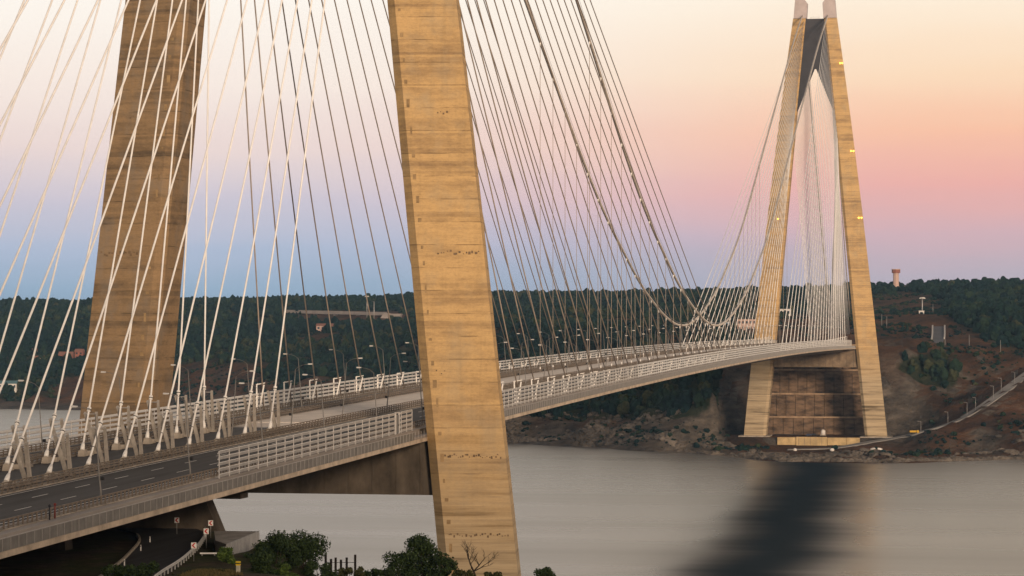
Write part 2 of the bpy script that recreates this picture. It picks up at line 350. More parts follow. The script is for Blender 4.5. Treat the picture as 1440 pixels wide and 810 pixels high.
strip(-7.6, 7.6, .055, Y0, -16, 'median_asphalt', M_ASPH); strip(-7.9, 7.9, .30, -4, 1690, 'median_slab', M_MEDIAN, th=.4)
MB().prism([(-16,.9),(-4,.9),(-4,1.24)], 0, -7.8, 7.8).build('median_ramp', M_MEDIAN, deck, (0,0,zd(-10)-.0))
for x in (8.6, -8.6): strip(x-.9, x+.9, .14, Y0, 1690, 'barrier_kerb', M_CONC, th=.3)
for x in (24.3, -24.3): strip(min(x-.6,x+.6), max(x-.6,x+.6), .14, Y0, 1690, 'barrier_kerb', M_CONC, th=.3)
for x in (28.42, -28.42):
    b = MB(); b.sweep([(x-.16,-2.15),(x+.16,-2.15),(x+.16,-1.42),(x-.16,-1.42)], ysf, zd); b.build('edge_beam', M_EDGE, deck)
for x in (10.5, 22.1, -10.5, -22.1): strip(x-.1, x+.1, .066, Y0, 1400, 'edge_line', M_PAINT, th=.01)
dash = MB().box((0,0,0), (.18, 6.0, .012)).mesh('lane_dash', M_PAINT); rest = MB()
def put_dash(x, y):
    z = zd(y)+gz(x)+.066; sl = math.atan((zd(y+3)-zd(y-3))/6)
    if y < 130 and seen([(x, y, z)], 40): o = put('lane_dash', dash, deck, (x, y, z)); o.rotation_euler = (sl, 0, 0)
    elif y >= 130: rest.box((x, y, z), (.18, 6, .012))
for xs in (14.0, 18.0, -14.0, -18.0):
    for i in range(100):
        put_dash(xs, -250+i*17.0)
rest.build('lane_marking', M_PAINT, deck)['kind'] = 'stuff'

# ---- outer edge railing (slim parapet with infill panels and posts) on both sides
def edge_railing(x, ya, yb, label, fine_to):
    t = thing('edge_railing', label, 'railing', (x, ya, zd(ya)-1))
    loc = (-x, -ya, -(zd(ya)-1)); ys = np.arange(ya, yb+.01, 12.0)
    MB().sweep([(x-.05,.06),(x+.05,.06),(x+.05,.16),(x-.05,.16)], ys, zd).build('top_rail', M_STEEL, t, loc)
    MB().sweep([(x-.02,-1.38),(x+.02,-1.38),(x+.02,.02),(x-.02,.02)], ys, zd).build('infill_panel', M_PANEL, t, loc)
    pm = MB().box((0,0,-.63), (.07,.07,1.5)).mesh('post', M_STEEL); far = MB(); k = 0
    for y in np.arange(ya, yb, 2.6):
        if y < fine_to and k < 295: put('post', pm, t, (0, y-ya, zd(y)-zd(ya)+1)).location.x = .06*np.sign(x); k += 1
        else: far.box((.06*np.sign(x), y-ya, zd(y)-zd(ya)+1-.63), (.1,.1,1.5))
    if far.v: far.build('post_row', M_STEEL, t)['kind'] = 'stuff'
    return t
edge_railing(28.42, -340, -7, 'low grey panel railing along the outer walkway left of the golden tower leg', 999)
edge_railing(28.42, 8, 1396, 'low grey panel railing edging the main span right of the golden tower leg', 360)
edge_railing(-28.42, -340, 1396, 'low railing on the deck edge farthest from the camera, behind the slatted fence', -200)

# ---- louvred wind fences
FM = {}
def fence(x, ya, yb, label, n_fine, bay=5.35, rows=5, h=4.1, fine_posts=True):
    t = thing('wind_fence', label, 'fence', (x, ya, zd(ya)))
    sg = 1 if x > 0 else -1; n = int(round((yb-ya)/bay)); bay = (yb-ya)/n
    if 'post' not in FM:
        b = MB(); b.box((.2*sg,0,h/2), (.12,.16,h)); b.box((-.14*sg,0,.25), (.5,.3,.06)); FM['post'] = b.mesh('post', M_FENCE)
        def slat(l):
            b = MB(); p = [(-.16,-.23),(-.05,-.27),(.19,.19),(.15,.27),(.03,.22)]; b.prism(p, 1, .08, l-.08); return b.mesh('slat', M_FENCE)
        FM['slat'] = slat(bay); FM['sl'] = slat
    zr = [.42+i*(h-.62)/(rows-1) for i in range(rows)]; fs = MB(); fp = MB(); sl = FM['sl'](bay)
    for i in range(n+1):
        y = i*bay; z = zd(ya+y)-zd(ya)
        if i < n_fine or (fine_posts and i < 60): put('post', FM['post'], t, (0, y, z))
        else: fp.box((.2*sg, y, z+h/2), (.12,.16,h))
        if i == n: break
        z2 = zd(ya+y+bay)-zd(ya); a = math.atan((z2-z)/bay)
        for q in zr:
            if i < n_fine: o = put('slat', sl, t, (.05*sg, y, z+q)); o.rotation_euler = (a, 0, 0)
            else: fs.beam((.05*sg, y, z+q), (.05*sg, y+bay, z2+q), .2, .48, side=(.75,0,.66))
    if fs.v: fs.build('slat_rows', M_FENCE, t)['kind'] = 'stuff'
    if fp.v: fp.build('post_row', M_FENCE, t)['kind'] = 'stuff'
    return t
f1 = fence(25.9, -138.8, -22, 'pale slatted fence in front of the golden leg, ending left at a bare edge', 99)
f2 = fence(25.9, 15, 1394, 'long pale slatted fence on the main span right of the golden leg', 56)
f3 = fence(-25.9, -112, 1394, 'pale slatted fence along the far side of the deck, seen across both roads', 0)
# service gate between fence end and tower leg
g = thing('service_gate', 'grey service door standing in the fence beside the golden leg', 'gate', (25.9, -21, zd(-21)))
b = MB(); b.box((0,0,2), (.3,.3,4)); b.box((0,3.0,2), (.3,.3,4)); b.box((0,1.5,4.1), (.3,3.6,.22)); b.build('gate_frame', M_FENCE, g)
dr = MB().box((0,1.5,1.9), (.1,2.4,3.5)).build('door', mat('door_grey', (.22,.23,.24), .5, .3), g); MB().box((.1,2.4,1.7), (.12,.1,.3)).build('handle', M_DARK, dr)
fence(25.9, -17, -7.4, 'short stretch of slatted fence wedged between service door and golden leg', 9, bay=4.8)
# open rail fence of the far side span
t = thing('rail_fence', 'open four-rail fence on the far deck edge left of the brown leg', 'fence', (-25.9, -330, zd(-330)))
for k in range(4): MB().sweep([(-.05,.7+k*.95),(.05,.7+k*.95),(.05,.86+k*.95),(-.05,.86+k*.95)], np.arange(-330,-113,12.), zd).build('rail', M_FENCE, t, (0,330,-zd(-330)))
pm = MB().box((0,0,2), (.16,.2,4)).mesh('post', M_FENCE)
for y in np.arange(-330,-113,5.35): put('post', pm, t, (0, y+330, zd(y)-zd(-330)))

# ---- guard rails
gpost = MB().box((0,0,.62), (.16,.22,1.25)).mesh('post', M_RAIL)
def guard_rail(x, ya, yb, label, fine_to, sp=2.2, face=1, rails=((1.12,.16),(.72,.22),(.36,.1))):
    t = thing('guard_rail', label, 'guard rail', (x, ya, zd(ya)+gz(x))); ys = np.arange(ya, yb+.01, 12.)
    for z, h in rails:
        MB().sweep([(face*.10,z),(face*.24,z),(face*.24,z+h),(face*.10,z+h)], ys, lambda y: zd(y)-zd(ya)).build('rail', M_RAIL, t, (0,-ya,0))
    far = MB(); k = 0
    for y in np.arange(ya, yb, sp):
        P = (0, y-ya, zd(y)-zd(ya))
        if y < fine_to and k < 295 and seen([(x, y, zd(y)+1)], 30): put('post', gpost, t, P); k += 1
        elif y >= fine_to or k >= 295: far.box((0, P[1], P[2]+.6), (.16,.22,1.2))
    if far.v: far.build('post_row', M_RAIL, t)['kind'] = 'stuff'
guard_rail(24.7, -340, 1394, 'dark brown guard rail on the outer verge of the nearer carriageway', 10, sp=1.6, face=-1, rails=((1.08,.2),(.3,.08)))
guard_rail(9.3, -340, 1394, 'brown guard rail between the nearer carriageway and the nearer row of struts', 170, face=1)
guard_rail(7.8, -340, 1394, 'second brown guard rail just behind the first, at the feet of the struts', 170, face=-1)
guard_rail(-7.8, -340, 1394, 'brown guard rail at the feet of the farther row of struts', 170, face=1)
guard_rail(-9.3, -340, 1394, 'brown guard rail along the inner side of the farther carriageway', 170, face=-1)
guard_rail(-23.5, -340, 1394, 'brown guard rail in front of the far slatted fence', 170, face=1)

# ---- stay cables and their damper supports
def sagged(a, b, n=10, sag=.006):
    a, b = np.array(a, float), np.array(b, float); Lc = np.linalg.norm(b-a); t = np.linspace(0,1,n)[:,None]; p = a+(b-a)*t; p[:,2] -= (4*sag*Lc*.5*t*(1-t))[:,0]; return p
def tower_anchor(side, y0, i, yoff):
    z = 219+i*3.85; return np.array((side*(cleg(z)-5.9*kleg(z)), y0+yoff, z))
supp = {}
def v_support(name, foot, u, side_y, m, white):
    """two struts meeting at the deck and spreading to a cross bar that clasps the cable"""
    top = foot+u*(6.9 if not white else 6.6); base = np.array((foot[0], top[1]+side_y*(3.6 if not white else 2.0), zd(foot[1])+gz(foot[0])+.1))
    o = base; e = top-o; b = []
    sp = .95 if not white else .85; w = .52 if not white else .34
    return base, e, sp, w
def make_support(name, label, cat, group, foot, u, sy, white):
    base, e, sp, w = v_support(name, foot, u, sy, None, white); t = thing(name, label, cat, tuple(base), group); m = M_WHITE if white else M_STRUT
    for s_ in (-1, 1):
        bo = .24 if not white else .26
        MB().beam((s_*bo,0,0), (s_*sp+0, e[1]-sy*-.15, e[2]-.1), w, w*1.15, w*.72, w*.9).build('strut', m, t)
    MB().beam((-sp-.2, e[1]-sy*.0, e[2]+(-.35 if not white else -.05)), (sp+.2, e[1], e[2]+(-.35 if not white else .35)), .13 if not white else .2, .13 if not white else .2).build('cross_bar', M_STEEL if not white else m, t)
    if white:
        MB().beam((-.55, e[1]*.55, e[2]*.55), (.55, e[1]*.55, e[2]*.55), .16, .2).build('tie_bar', m, t)
        MB().beam((-sp-.1, e[1], e[2]-.1), (-sp-.1, e[1]-sy*1.2, e[2]+.1), .18, .22).build('damper_arm', m, t)
    else:
        MB().box((0, e[1]*.0-sy*4.2, .35), (1.3,1.1,.7)).build('valve_box', M_CONC, t)
        MB().box((0,0,.15), (1.7,1.5,.5)).build('plinth', M_CONC, t)
    return t
NAME_T = {0: 'near tower', L: 'far tower'}
def stay(y0, side, i, dirn, foot, label, group, r, m, nseg, fittings):
    top = tower_anchor(side, y0, i, dirn*4.0); pts = sagged(foot, top, nseg)
    if not seen(np.concatenate([pts, sagged(foot, top, 120)])): return None
    u = (pts[1]-pts[0]); u /= np.linalg.norm(u)
    t = thing('stay_cable', label, 'stay cable', tuple(foot), group)
    o = MB().tube(pts-foot, r, 7 if r < .17 else 8).build('sheath', m, t)
    if fittings:
        MB().tube([np.zeros(3)-u*.4, u*.15, u*.6, u*1.1], [.36,.36,.30,r*1.05], 10).build('socket', M_WHITE, t)
        MB().tube([u*6.9, u*7.0, u*7.7, u*7.8], [r,.34,.34,r], 10).build('damper_collar', M_WHITE, t)
        MB().tube([u*2.9, u*3.0], r*1.18, 10).build('band', M_DARK, t)
        MB().tube([u*7.2, u*7.35], .37, 10).build('band', M_DARK, t)
        ab = MB(); ab.add([(-.6,-.9,-1.6),(.6,-.9,-1.6),(.6,1.6,-1.6),(-.6,1.6,-1.6),(-.5,-.5,-.35),(.5,-.5,-.35),(.5,.5,-.1),(-.5,.5,-.1)], [(3,2,1,0),(4,5,6,7),(0,1,5,4),(1,2,6,5),(2,3,7,6),(3,0,4,7)])
        ab.build('anchor_block', M_CONC, t)
    return u
for side, sn, look in ((1,'right','golden'), (-1,'left','brown')):
    for i in range(22):
        # near tower, side span: to the median
        Yf = -40.0-16.8*i; X = 6.4*side; foot = np.array((X, Yf, zd(Yf)+gz(X)+1.35))
        u = stay(0, side, i, -1, foot, f'white side-span stay from the {look} near leg, {nth(i+1)} foot from the tower', 'white stays of the near side span', .165, M_CABLE, 8, True)
        bf = np.array((X, Yf, zd(Yf)+2))
        if u is not None and seen([bf, bf+(0,3,5)], 10):
            make_support('cable_support', f'concrete V strut of the {"nearer" if side>0 else "farther"} median row, {nth(i+1)} from the near tower', 'cable support', 'concrete V struts in the median', foot, u, 1, False)
        # near tower, main span: to the deck edge
        Yf = 68+24.0*i; X = 25.2*side; foot = np.array((X, Yf, zd(Yf)+.1))
        u = stay(0, side, i, 1, foot, f'stay over the main span from the {look} near leg, {nth(i+1)} foot from that leg', 'main span stays of the near tower', .16, M_CABLE_D, 8, False)
        if u is None: u = tower_anchor(side,0,i,4)-foot; u /= np.linalg.norm(u)
        bf = np.array((X, Yf, zd(Yf)+3))
        if seen([bf], 6): make_support('cable_support', f'white frame on the {"nearer" if side>0 else "farther"} fence, {nth(i+1)} beyond the near tower', 'cable support', 'white damper frames on the deck edge', foot, u, -1, True)
        # far tower, main span
        Yf = L-68-24.0*i; foot = np.array((X, Yf, zd(Yf)+.1))
        u = stay(L, side, i, -1, foot, f'thin white main-span stay from the far tower {sn} leg, {nth(i+1)} foot from it', 'main span stays of the far tower', .18, M_CABLE, 6, False)
        bf = np.array((X, Yf, zd(Yf)+3))
        if u is not None and seen([bf], 6): make_support('cable_support', f'white frame on the {"nearer" if side>0 else "farther"} fence, {nth(i+1)} before the far tower', 'cable support', 'white damper frames on the deck edge', foot, u, 1, True)
        # far tower, back span
        Yf = L+40+12.0*i; X = 6.4*side; foot = np.array((X, Yf, zd(Yf)+2))
        stay(L, side, i, 1, foot, f'thin back stay seen through the far tower, {nth(i+1)} behind its {sn} leg', 'back stays of the far tower', .17, M_CABLE, 6, False)

# ---- main cables and hangers
U_ = [0,48,94,148,161,228,261,295,346,404,470,540,620,704]; Z_ = [88.2,91,97.6,107.5,111.4,128.5,139.2,151.2,171.5,194,219.5,246.5,277,305]
def zmain(Y):
    u = abs(Y-704); k = np.interp(u, U_, Z_); return float(np.mean([np.interp(min(704, abs(u+d)), U_, Z_) for d in np.linspace(-26, 26, 9)]) if u < 670 else k)
def xmain(Y): return 7.6+1.4*min(1, abs(Y-704)/704)**2
for side, sn in ((1,'right'), (-1,'left')):
    t = thing('main_cable', f'thick main suspension cable swooping down from the {sn} leg tops to mid span', 'main cable', (side*9, 0, 308))
    pts = np.array([(side*xmain(Y), Y, zmain(Y)) for Y in np.linspace(0, L, 120)])
    MB().tube(pts-np.array((side*9,0,308)), .5, 9).build('cable', M_MAINC, t)
    hr = MB().tube(pts-np.array((side*9,0,308))+np.array((.5,0,1.05)), .05, 5); hr.tube(pts-np.array((side*9,0,308))+np.array((-.5,0,1.05)), .05, 5); hr.build('hand_line', M_STEEL, t)
    pb = [(side*9, L, 308), (side*8.2, L+120, 208), (side*8, L+260, 92)]
    t2 = thing('main_cable', f'dark main cable running down behind the far tower from its {sn} tip', 'main cable', pb[0])
    MB().tube(np.array(sagged(pb[0], pb[2], 12, .02))-np.array(pb[0]), .45, 8).build('cable', M_MAINC, t2)
    for j in range(32):
        Y = 704-372+24.0*j; x = side*xmain(Y); zt = zmain(Y); zb_ = zd(Y)+gz(7)+.3
        h = thing('hanger_cable', f'thin vertical hanger of the {sn} main cable, {nth(j+1)} from the near tower', 'hanger', (x, Y, zb_), 'hangers under the main cables')
        MB().tube([(0,0,0),(0,0,zt-zb_)], .085, 6).build('rope', M_CABLE_D, h)
        MB().tube([(0,0,zt-zb_-1.6),(0,0,zt-zb_-.9),(0,0,zt-zb_+.6)], [.12,.24,.34], 8).build('cable_clamp', M_WHITE, h)
        MB().tube([(0,0,0),(0,0,1.6)], .2, 8).build('socket', M_WHITE, h)

# ---- street lamps
def make_lamp(label, sgn):
    t = thing('street_lamp', label, 'street lamp', (0,0,0), 'street lamps along the deck'); H = 11.6; ln = -.07*1
    MB().tube([(0,0,0),(0,0,1.2),(ln*4,0,4),(ln*H,0,H)], [.14,.13,.10,.065], 8).build('pole', M_POLE, t)
    a = [(ln*H, 0, H-.05), (ln*H-.7, 0, H+.5), (ln*H-1.6, 0, H+.82), (ln*H-2.5, 0, H+.95)]
    MB().tube(a, .04, 6).build('arm', M_POLE, t)
    hd = MB().add([(-3.4+ln*H,-.17,H+.9),(-2.4+ln*H,-.13,H+.88),(-2.4+ln*H,.13,H+.88),(-3.4+ln*H,.17,H+.9),(-3.3+ln*H,-.1,H+1.1),(-2.5+ln*H,-.08,H+1.06),(-2.5+ln*H,.08,H+1.06),(-3.3+ln*H,.1,H+1.1)], [(3,2,1,0),(4,5,6,7),(0,1,5,4),(1,2,6,5),(2,3,7,6),(3,0,4,7)]).build('lamp_head', M_FENCE, t)
    MB().box((-2.95+ln*H,0,H+.87), (.7,.22,.05)).build('lens', M_LAMP, hd)
    MB().box((.22,-.02,3.0), (.42,.4,.5)).build('control_box', M_DARK, t)
    return t
lamp0 = None; rows = ((22.9, -183+0*40, 0, 'outer row by the near fence'), (-9.9, -196, 0, 'median row over the farther road'), (7.2, -28, math.pi, 'row with arms pointing right'))
for X, ya, rz, words in rows:
    k = 0
    for j in range(-1, 40 if X != 7.2 else 16):
        Y = ya+40.0*j
        P = (X, Y, zd(Y)+gz(X)+.1)
        if Y > 1390 or not seen([P, (X, Y, P[2]+11)], 4) or abs(Y) < 8 and abs(X) > 20: continue
        k += 1; lab = f'{nth(k)} grey lamp post from the left, {words}'
        if lamp0 is None: lamp0 = make_lamp(lab, 1); lamp0.location = P
        else: dup(lamp0, P, lab, rz)
# two marker posts on the verge at lower left
for c, lab, dy, cc in ((( .16,.025,.02), 'thin dark red marker post on the verge at lower left', 0, 'red'), ((.015,.015,.02), 'thin black marker post on the verge left of the red one', -1.9, 'black')):
    Y = -207+dy; t = thing('marker_post', lab, 'marker post', (25.2, Y, zd(Y)))
    MB().tube([(0,0,0),(0,0,1.7)], [.10,.09], 8).build('post', mat('marker_'+cc, c, .5), t); MB().sphere((0,0,1.8), .2).build('cap', mat('marker_'+cc, c, .5), t)

# ---- piers of the side span
def pier(x, y, zg, w, d, label):
    t = thing('bridge_pier', label, 'bridge pier', (x, y, zg)); zt = zd(y)-5.2-zg
    b = MB(); k = .82
    b.add([(-w/2,-d/2,-4),(w/2,-d/2,-4),(w/2,d/2,-4),(-w/2,d/2,-4),(-w/2*k,-d/2,zt),(w/2*k,-d/2,zt),(w/2*k,d/2,zt),(-w/2*k,d/2,zt)], [(3,2,1,0),(4,5,6,7),(0,1,5,4),(1,2,6,5),(2,3,7,6),(3,0,4,7)])
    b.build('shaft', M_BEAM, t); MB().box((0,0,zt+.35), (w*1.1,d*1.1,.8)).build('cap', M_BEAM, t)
pier(-2, -110, 60, 43, 4.0, 'broad concrete pier under the near deck edge beside the platform')
pier(3.0, -150, 60, 8, 3.2, 'shadowed concrete pier under the deck at lower left')

t = thing('abutment_wall', 'dark concrete abutment wall closing off the space under the deck', 'wall', (-16, -215, 60))
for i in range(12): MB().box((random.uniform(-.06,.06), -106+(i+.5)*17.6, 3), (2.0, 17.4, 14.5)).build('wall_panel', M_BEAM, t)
# ================================================================== GROUND, WATER, FAR SHORE
def at_z(px, py, z):
    d = CF + CR*(px-720)/FPX - CU*(py-405)/FPX; return CAM + d*(z-CAM[2])/d[2]
# ---- water
wm = bpy.data.materials.new('strait_water'); wm.use_nodes = True; t = wm.node_tree; b = t.nodes['Principled BSDF']; LK = t.links.new
b.inputs['Base Color'].default_value = (.10,.086,.072,1); b.inputs['IOR'].default_value = 1.333
c = N(t, 'ShaderNodeTexCoord')
def wnoise(scale, st, det=4, rot=0., rough=.55):
    mp = N(t, 'ShaderNodeMapping'); mp.inputs['Scale'].default_value = st; mp.inputs['Rotation'].default_value = (0,0,rot); LK(c.outputs['Object'], mp.inputs[0])
    n = N(t, 'ShaderNodeTexNoise'); n.inputs['Scale'].default_value = scale; n.inputs['Detail'].default_value = det; n.inputs['Roughness'].default_value = rough; LK(mp.outputs[0], n.inputs[0]); return n.outputs['Fac']
streak = wnoise(1., (.0011,.0105,1), 6, -.18, .6)
rr = N(t, 'ShaderNodeMapRange'); rr.inputs[1].default_value = .35; rr.inputs[2].default_value = .65; rr.inputs[3].default_value = .25; rr.inputs[4].default_value = .31; LK(streak, rr.inputs[0])
# a rougher patch off the far tower, dark reflection painted in as teal: blunt edges, set out on the water itself
sx = N(t, 'ShaderNodeSeparateXYZ'); LK(c.outputs['Object'], sx.inputs[0])
def math_(op, a, bb=None, cl=False):
    n = N(t, 'ShaderNodeMath', operation=op, use_clamp=cl)
    for i, v in enumerate((a, bb)):
        if v is None: continue
        if isinstance(v, (int, float)): n.inputs[i].default_value = v
        else: LK(v, n.inputs[i])
    return n.outputs[0]
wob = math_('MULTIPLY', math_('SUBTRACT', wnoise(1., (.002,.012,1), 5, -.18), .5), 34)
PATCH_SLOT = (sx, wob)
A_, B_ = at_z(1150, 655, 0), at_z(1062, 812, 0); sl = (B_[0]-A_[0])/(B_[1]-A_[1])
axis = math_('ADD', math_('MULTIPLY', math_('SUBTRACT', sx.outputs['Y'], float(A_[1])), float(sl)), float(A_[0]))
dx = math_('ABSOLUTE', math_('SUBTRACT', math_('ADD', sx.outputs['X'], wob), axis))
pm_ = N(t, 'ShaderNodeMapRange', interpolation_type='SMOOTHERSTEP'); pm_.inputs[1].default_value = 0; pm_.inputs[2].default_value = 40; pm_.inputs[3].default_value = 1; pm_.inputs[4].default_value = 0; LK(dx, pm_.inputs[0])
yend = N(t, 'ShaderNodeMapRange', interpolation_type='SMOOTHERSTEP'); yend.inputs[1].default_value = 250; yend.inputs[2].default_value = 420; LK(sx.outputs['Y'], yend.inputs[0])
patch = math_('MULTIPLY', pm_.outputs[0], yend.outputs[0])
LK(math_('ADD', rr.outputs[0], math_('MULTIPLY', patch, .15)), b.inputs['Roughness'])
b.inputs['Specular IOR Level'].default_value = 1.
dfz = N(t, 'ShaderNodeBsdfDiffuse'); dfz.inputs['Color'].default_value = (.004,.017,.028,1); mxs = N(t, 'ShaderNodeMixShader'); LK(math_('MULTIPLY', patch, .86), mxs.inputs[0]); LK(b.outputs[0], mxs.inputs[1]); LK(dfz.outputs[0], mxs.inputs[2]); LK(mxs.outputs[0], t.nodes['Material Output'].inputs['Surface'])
bp = N(t, 'ShaderNodeBump'); bp.inputs['Strength'].default_value = .05; bp.inputs['Distance'].default_value = .5; LK(wnoise(1., (.05,.22,1), 5, -.1), bp.inputs['Height']); LK(bp.outputs[0], b.inputs['Normal'])
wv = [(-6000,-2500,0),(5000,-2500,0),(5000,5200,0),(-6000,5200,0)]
o = MB().add(wv, [(0,1,2,3)]).build('water', wm); tag(o, 'calm beige strait water under the bridge with a dark reflection streak painted in', 'water', kind='structure')

# ---- far shore relief from surveyed points
fp = []
def sv_(px, py, D): P = ray_at(px, py, D); fp.append((P[0], P[1], P[2])); return P
shore_px = [(0,575),(120,577),(240,578),(420,590),(560,600),(715,622),(830,628),(960,635),(1100,649),(1250,651),(1440,645)]
shore = [at_z(x, y, 0) for x, y in shore_px]
shore = [np.array((-1700.,2250,0)), np.array((-1250.,2120,0))] + shore + [np.array((210.,1330,0)), np.array((420.,1420,0)), np.array((800.,1500,0))]
for q in shore: fp += [(q[0], q[1], 0.3), (q[0]+1, q[1]+14, 19. if -400 < q[0] < -60 else 3.), (q[0]+8, q[1]-45, -6), (q[0]+20, q[1]-160, -14)]
for a in ((1250,408,3300),(1330,411,3100),(1440,410,2900),(1520,406,2850),(1150,413,3450),(1000,418,3600),(850,419,3600),(700,422,3600),(550,425,3900),(400,427,4100),(200,431,4200),(60,431,4200),(-150,430,4200),(-400,430,4200),
          (1400,440,2500),(1290,448,2380),(1230,450,2400),(1320,470,2230),(1310,490,2180),(1250,498,2060),(1340,525,2010),(1290,545,1985),(1250,560,1975),(1440,455,2350),(1440,490,2120),(1420,505,2060),(1380,590,1880),(1335,606,1870),(1300,614,1875),(1260,640,1790),(1360,632,1800),(1440,612,1830),(1400,600,1840),(1440,575,1900),
          (1000,545,1975),(1000,575,1935),(960,600,1925),(1040,520,2010),(1040,575,1945),(1040,605,1920),(1000,625,1890),(850,555,2060),(850,590,2010),(850,612,1975),(900,580,1975),(780,600,2010),(720,575,2110),(720,600,2060),(760,560,2120),
          (850,478,2300),(950,462,2500),(1050,462,2600),(1150,470,2350),(1100,440,2900),(850,440,2900),(700,480,2500),(650,540,2350),(600,570,2280),
          (500,441,3400),(560,455,3250),(420,440,3450),(400,480,3000),(300,520,2800),(260,560,2700),(330,550,2650),(100,560,2800),(30,545,2850),(90,505,3050),(20,500,3100),(200,520,2900),(550,500,2600),(480,540,2500),(420,560,2480),(620,470,2750),(-200,540,2900),(-300,480,3300)): sv_(*a)
for x in (-70,-30,30,70): fp += [(x, 1378, 2.8), (x, 1392, 8.0), (x, 1430, 8.0), (x*.9, 1500, 70), (x*.9, 1560, 73)]
for x in (-60,-20,20,60): fp += [(x, 1350, 3.2), (x, 1310, 2.6)]
for x, y, z in ((-1900,4600,60),(-1000,4700,70),(0,4600,70),(900,4200,90),(900,3000,110),(700,2200,90),(500,1900,40),(300,1700,40),(-1900,3300,90),(-1900,2600,40)): fp.append((x, y, z))
ROAD_PX = [(1108,632,0),(1165,631,0),(1195,627,0),(1225,621,0),(1262,616,0),(1300,606,0),(1340,595,0),(1375,576,0),(1405,555,0),(1425,540,0),(1447,524,0)]
ROAD_D = [1862,1858,1868,1885,1900,1905,1905,1912,1925,1940,1960]
road_pts = np.array([ray_at(a[0], a[1], D) for a, D in zip(ROAD_PX, ROAD_D)])
RAMP = np.array([ray_at(*a) for a in ((1303,495,2170),(1312,489,2185),(1319,480,2215),(1320,470,2255),(1320,459,2300))])
def dense(P, step=4.):
    seg = np.linalg.norm(np.diff(P[:, :2], axis=0), axis=1); s = np.r_[0, np.cumsum(seg)]; k = np.arange(0, s[-1], step); Q = np.stack([np.interp(k, s, P[:, i]) for i in range(3)], -1)
    for _ in range(6): Q[1:-1] = (Q[:-2]+2*Q[1:-1]+Q[2:])/4
    return Q
RD, RM = dense(road_pts), dense(RAMP)
for q in list(RD[::7])+list(RM[::6]): fp.append((q[0], q[1], q[2]-.2))
hf = RBF(fp, 2.0)
def shore_d(x, y):     # rough inland distance: positive ashore
    sp = np.array(shore); ys = np.interp(x, sp[:,0], sp[:,1]); return (y-ys)*.93
def far_h(x, y):
    z = hf(x, y); d = shore_d(x, y); a = np.clip(d/60, 0, 1)
    cut = (1-np.clip((np.abs(x-2)-52)/14, 0, 1))*np.clip((y-1340)/20, 0, 1)*(1-np.clip((y-1500)/60, 0, 1))
    ridge = np.abs(fbm(x, y, 55, 4, 21)); rough = fbm(x, y, 150, 5, 3)*6*np.clip(d/300, .25, 1) + fbm(x, y, 40, 4, 9)*8*np.clip(d/80,.4,1)*np.clip(1.6-d/700,.35,1) - ridge*15*np.clip(1.3-d/500, 0, 1)+2
    rdd = np.min(np.stack([np.hypot(x-q[0], y-q[1]) for q in list(RD[::6])+list(RM[::4])]), axis=0)
    z = z + rough*a*(1-.97*cut)*np.clip(rdd/45, .2, 1) + (np.abs(fbm(x+.25*y, y*.35, 22, 4, 77))-.2)*-9*a*(1-.97*cut)*np.clip(rdd/25-.3, 0, 1)*np.clip(1.5-d/500,.2,1)
    # platform and cut benches behind the tower
    bench = np.select([y < 1441, y < 1450, y < 1460, y < 1470], [z, np.full_like(z, 16.), np.full_like(z, 32.), np.full_like(z, 49.)], z)
    inner = (np.abs(x) < 46) & (y >= 1441) & (y < 1470); z = np.where(inner, bench, z)
    plat = (np.abs(x+2) < 60) & (y > 1388) & (y < 1441); z = np.where(plat, 8.0, z); z = np.where((np.abs(x-2) < 34) & (y > 1345) & (y < 1388), np.minimum(z, 2.6), z); z = np.where((np.abs(x) < 68) & (y > 1335) & (y < 1442), np.minimum(z, 7.6), z)
    for Q, w in ((RD, 5.5), (RM, 6.5)):
        dd = np.full(np.shape(x), 1e9); zz = np.zeros(np.shape(x))
        for q in Q[::2]:
            e = np.hypot(x-q[0], y-q[1]); k = e < dd; dd = np.where(k, e, dd); zz = np.where(k, q[2], zz)
        f = np.clip((dd-w)/10, 0, 1); z = np.where(dd < w+10, (zz-.35)*(1-f)+z*f, z)
    return z
gx = np.concatenate([np.arange(-2000, -350, 12.), np.arange(-350, 300, 5.), np.arange(300, 900, 12.)])
gy = np.concatenate([np.arange(1130, 1700, 4.0), np.arange(1700, 2300, 7.), np.arange(2300, 4650, 14.)])
GX, GY = np.meshgrid(gx, gy); GZ = far_h(GX, GY); nx, ny = len(gx), len(gy)
def far_z(x, y):
    i = np.clip(np.searchsorted(gx, x)-1, 0, nx-2); j = np.clip(np.searchsorted(gy, y)-1, 0, ny-2); u = (x-gx[i])/(gx[i+1]-gx[i]); v = (y-gy[j])/(gy[j+1]-gy[j])
    return (GZ[j,i]*(1-u)+GZ[j,i+1]*u)*(1-v)+(GZ[j+1,i]*(1-u)+GZ[j+1,i+1]*u)*v
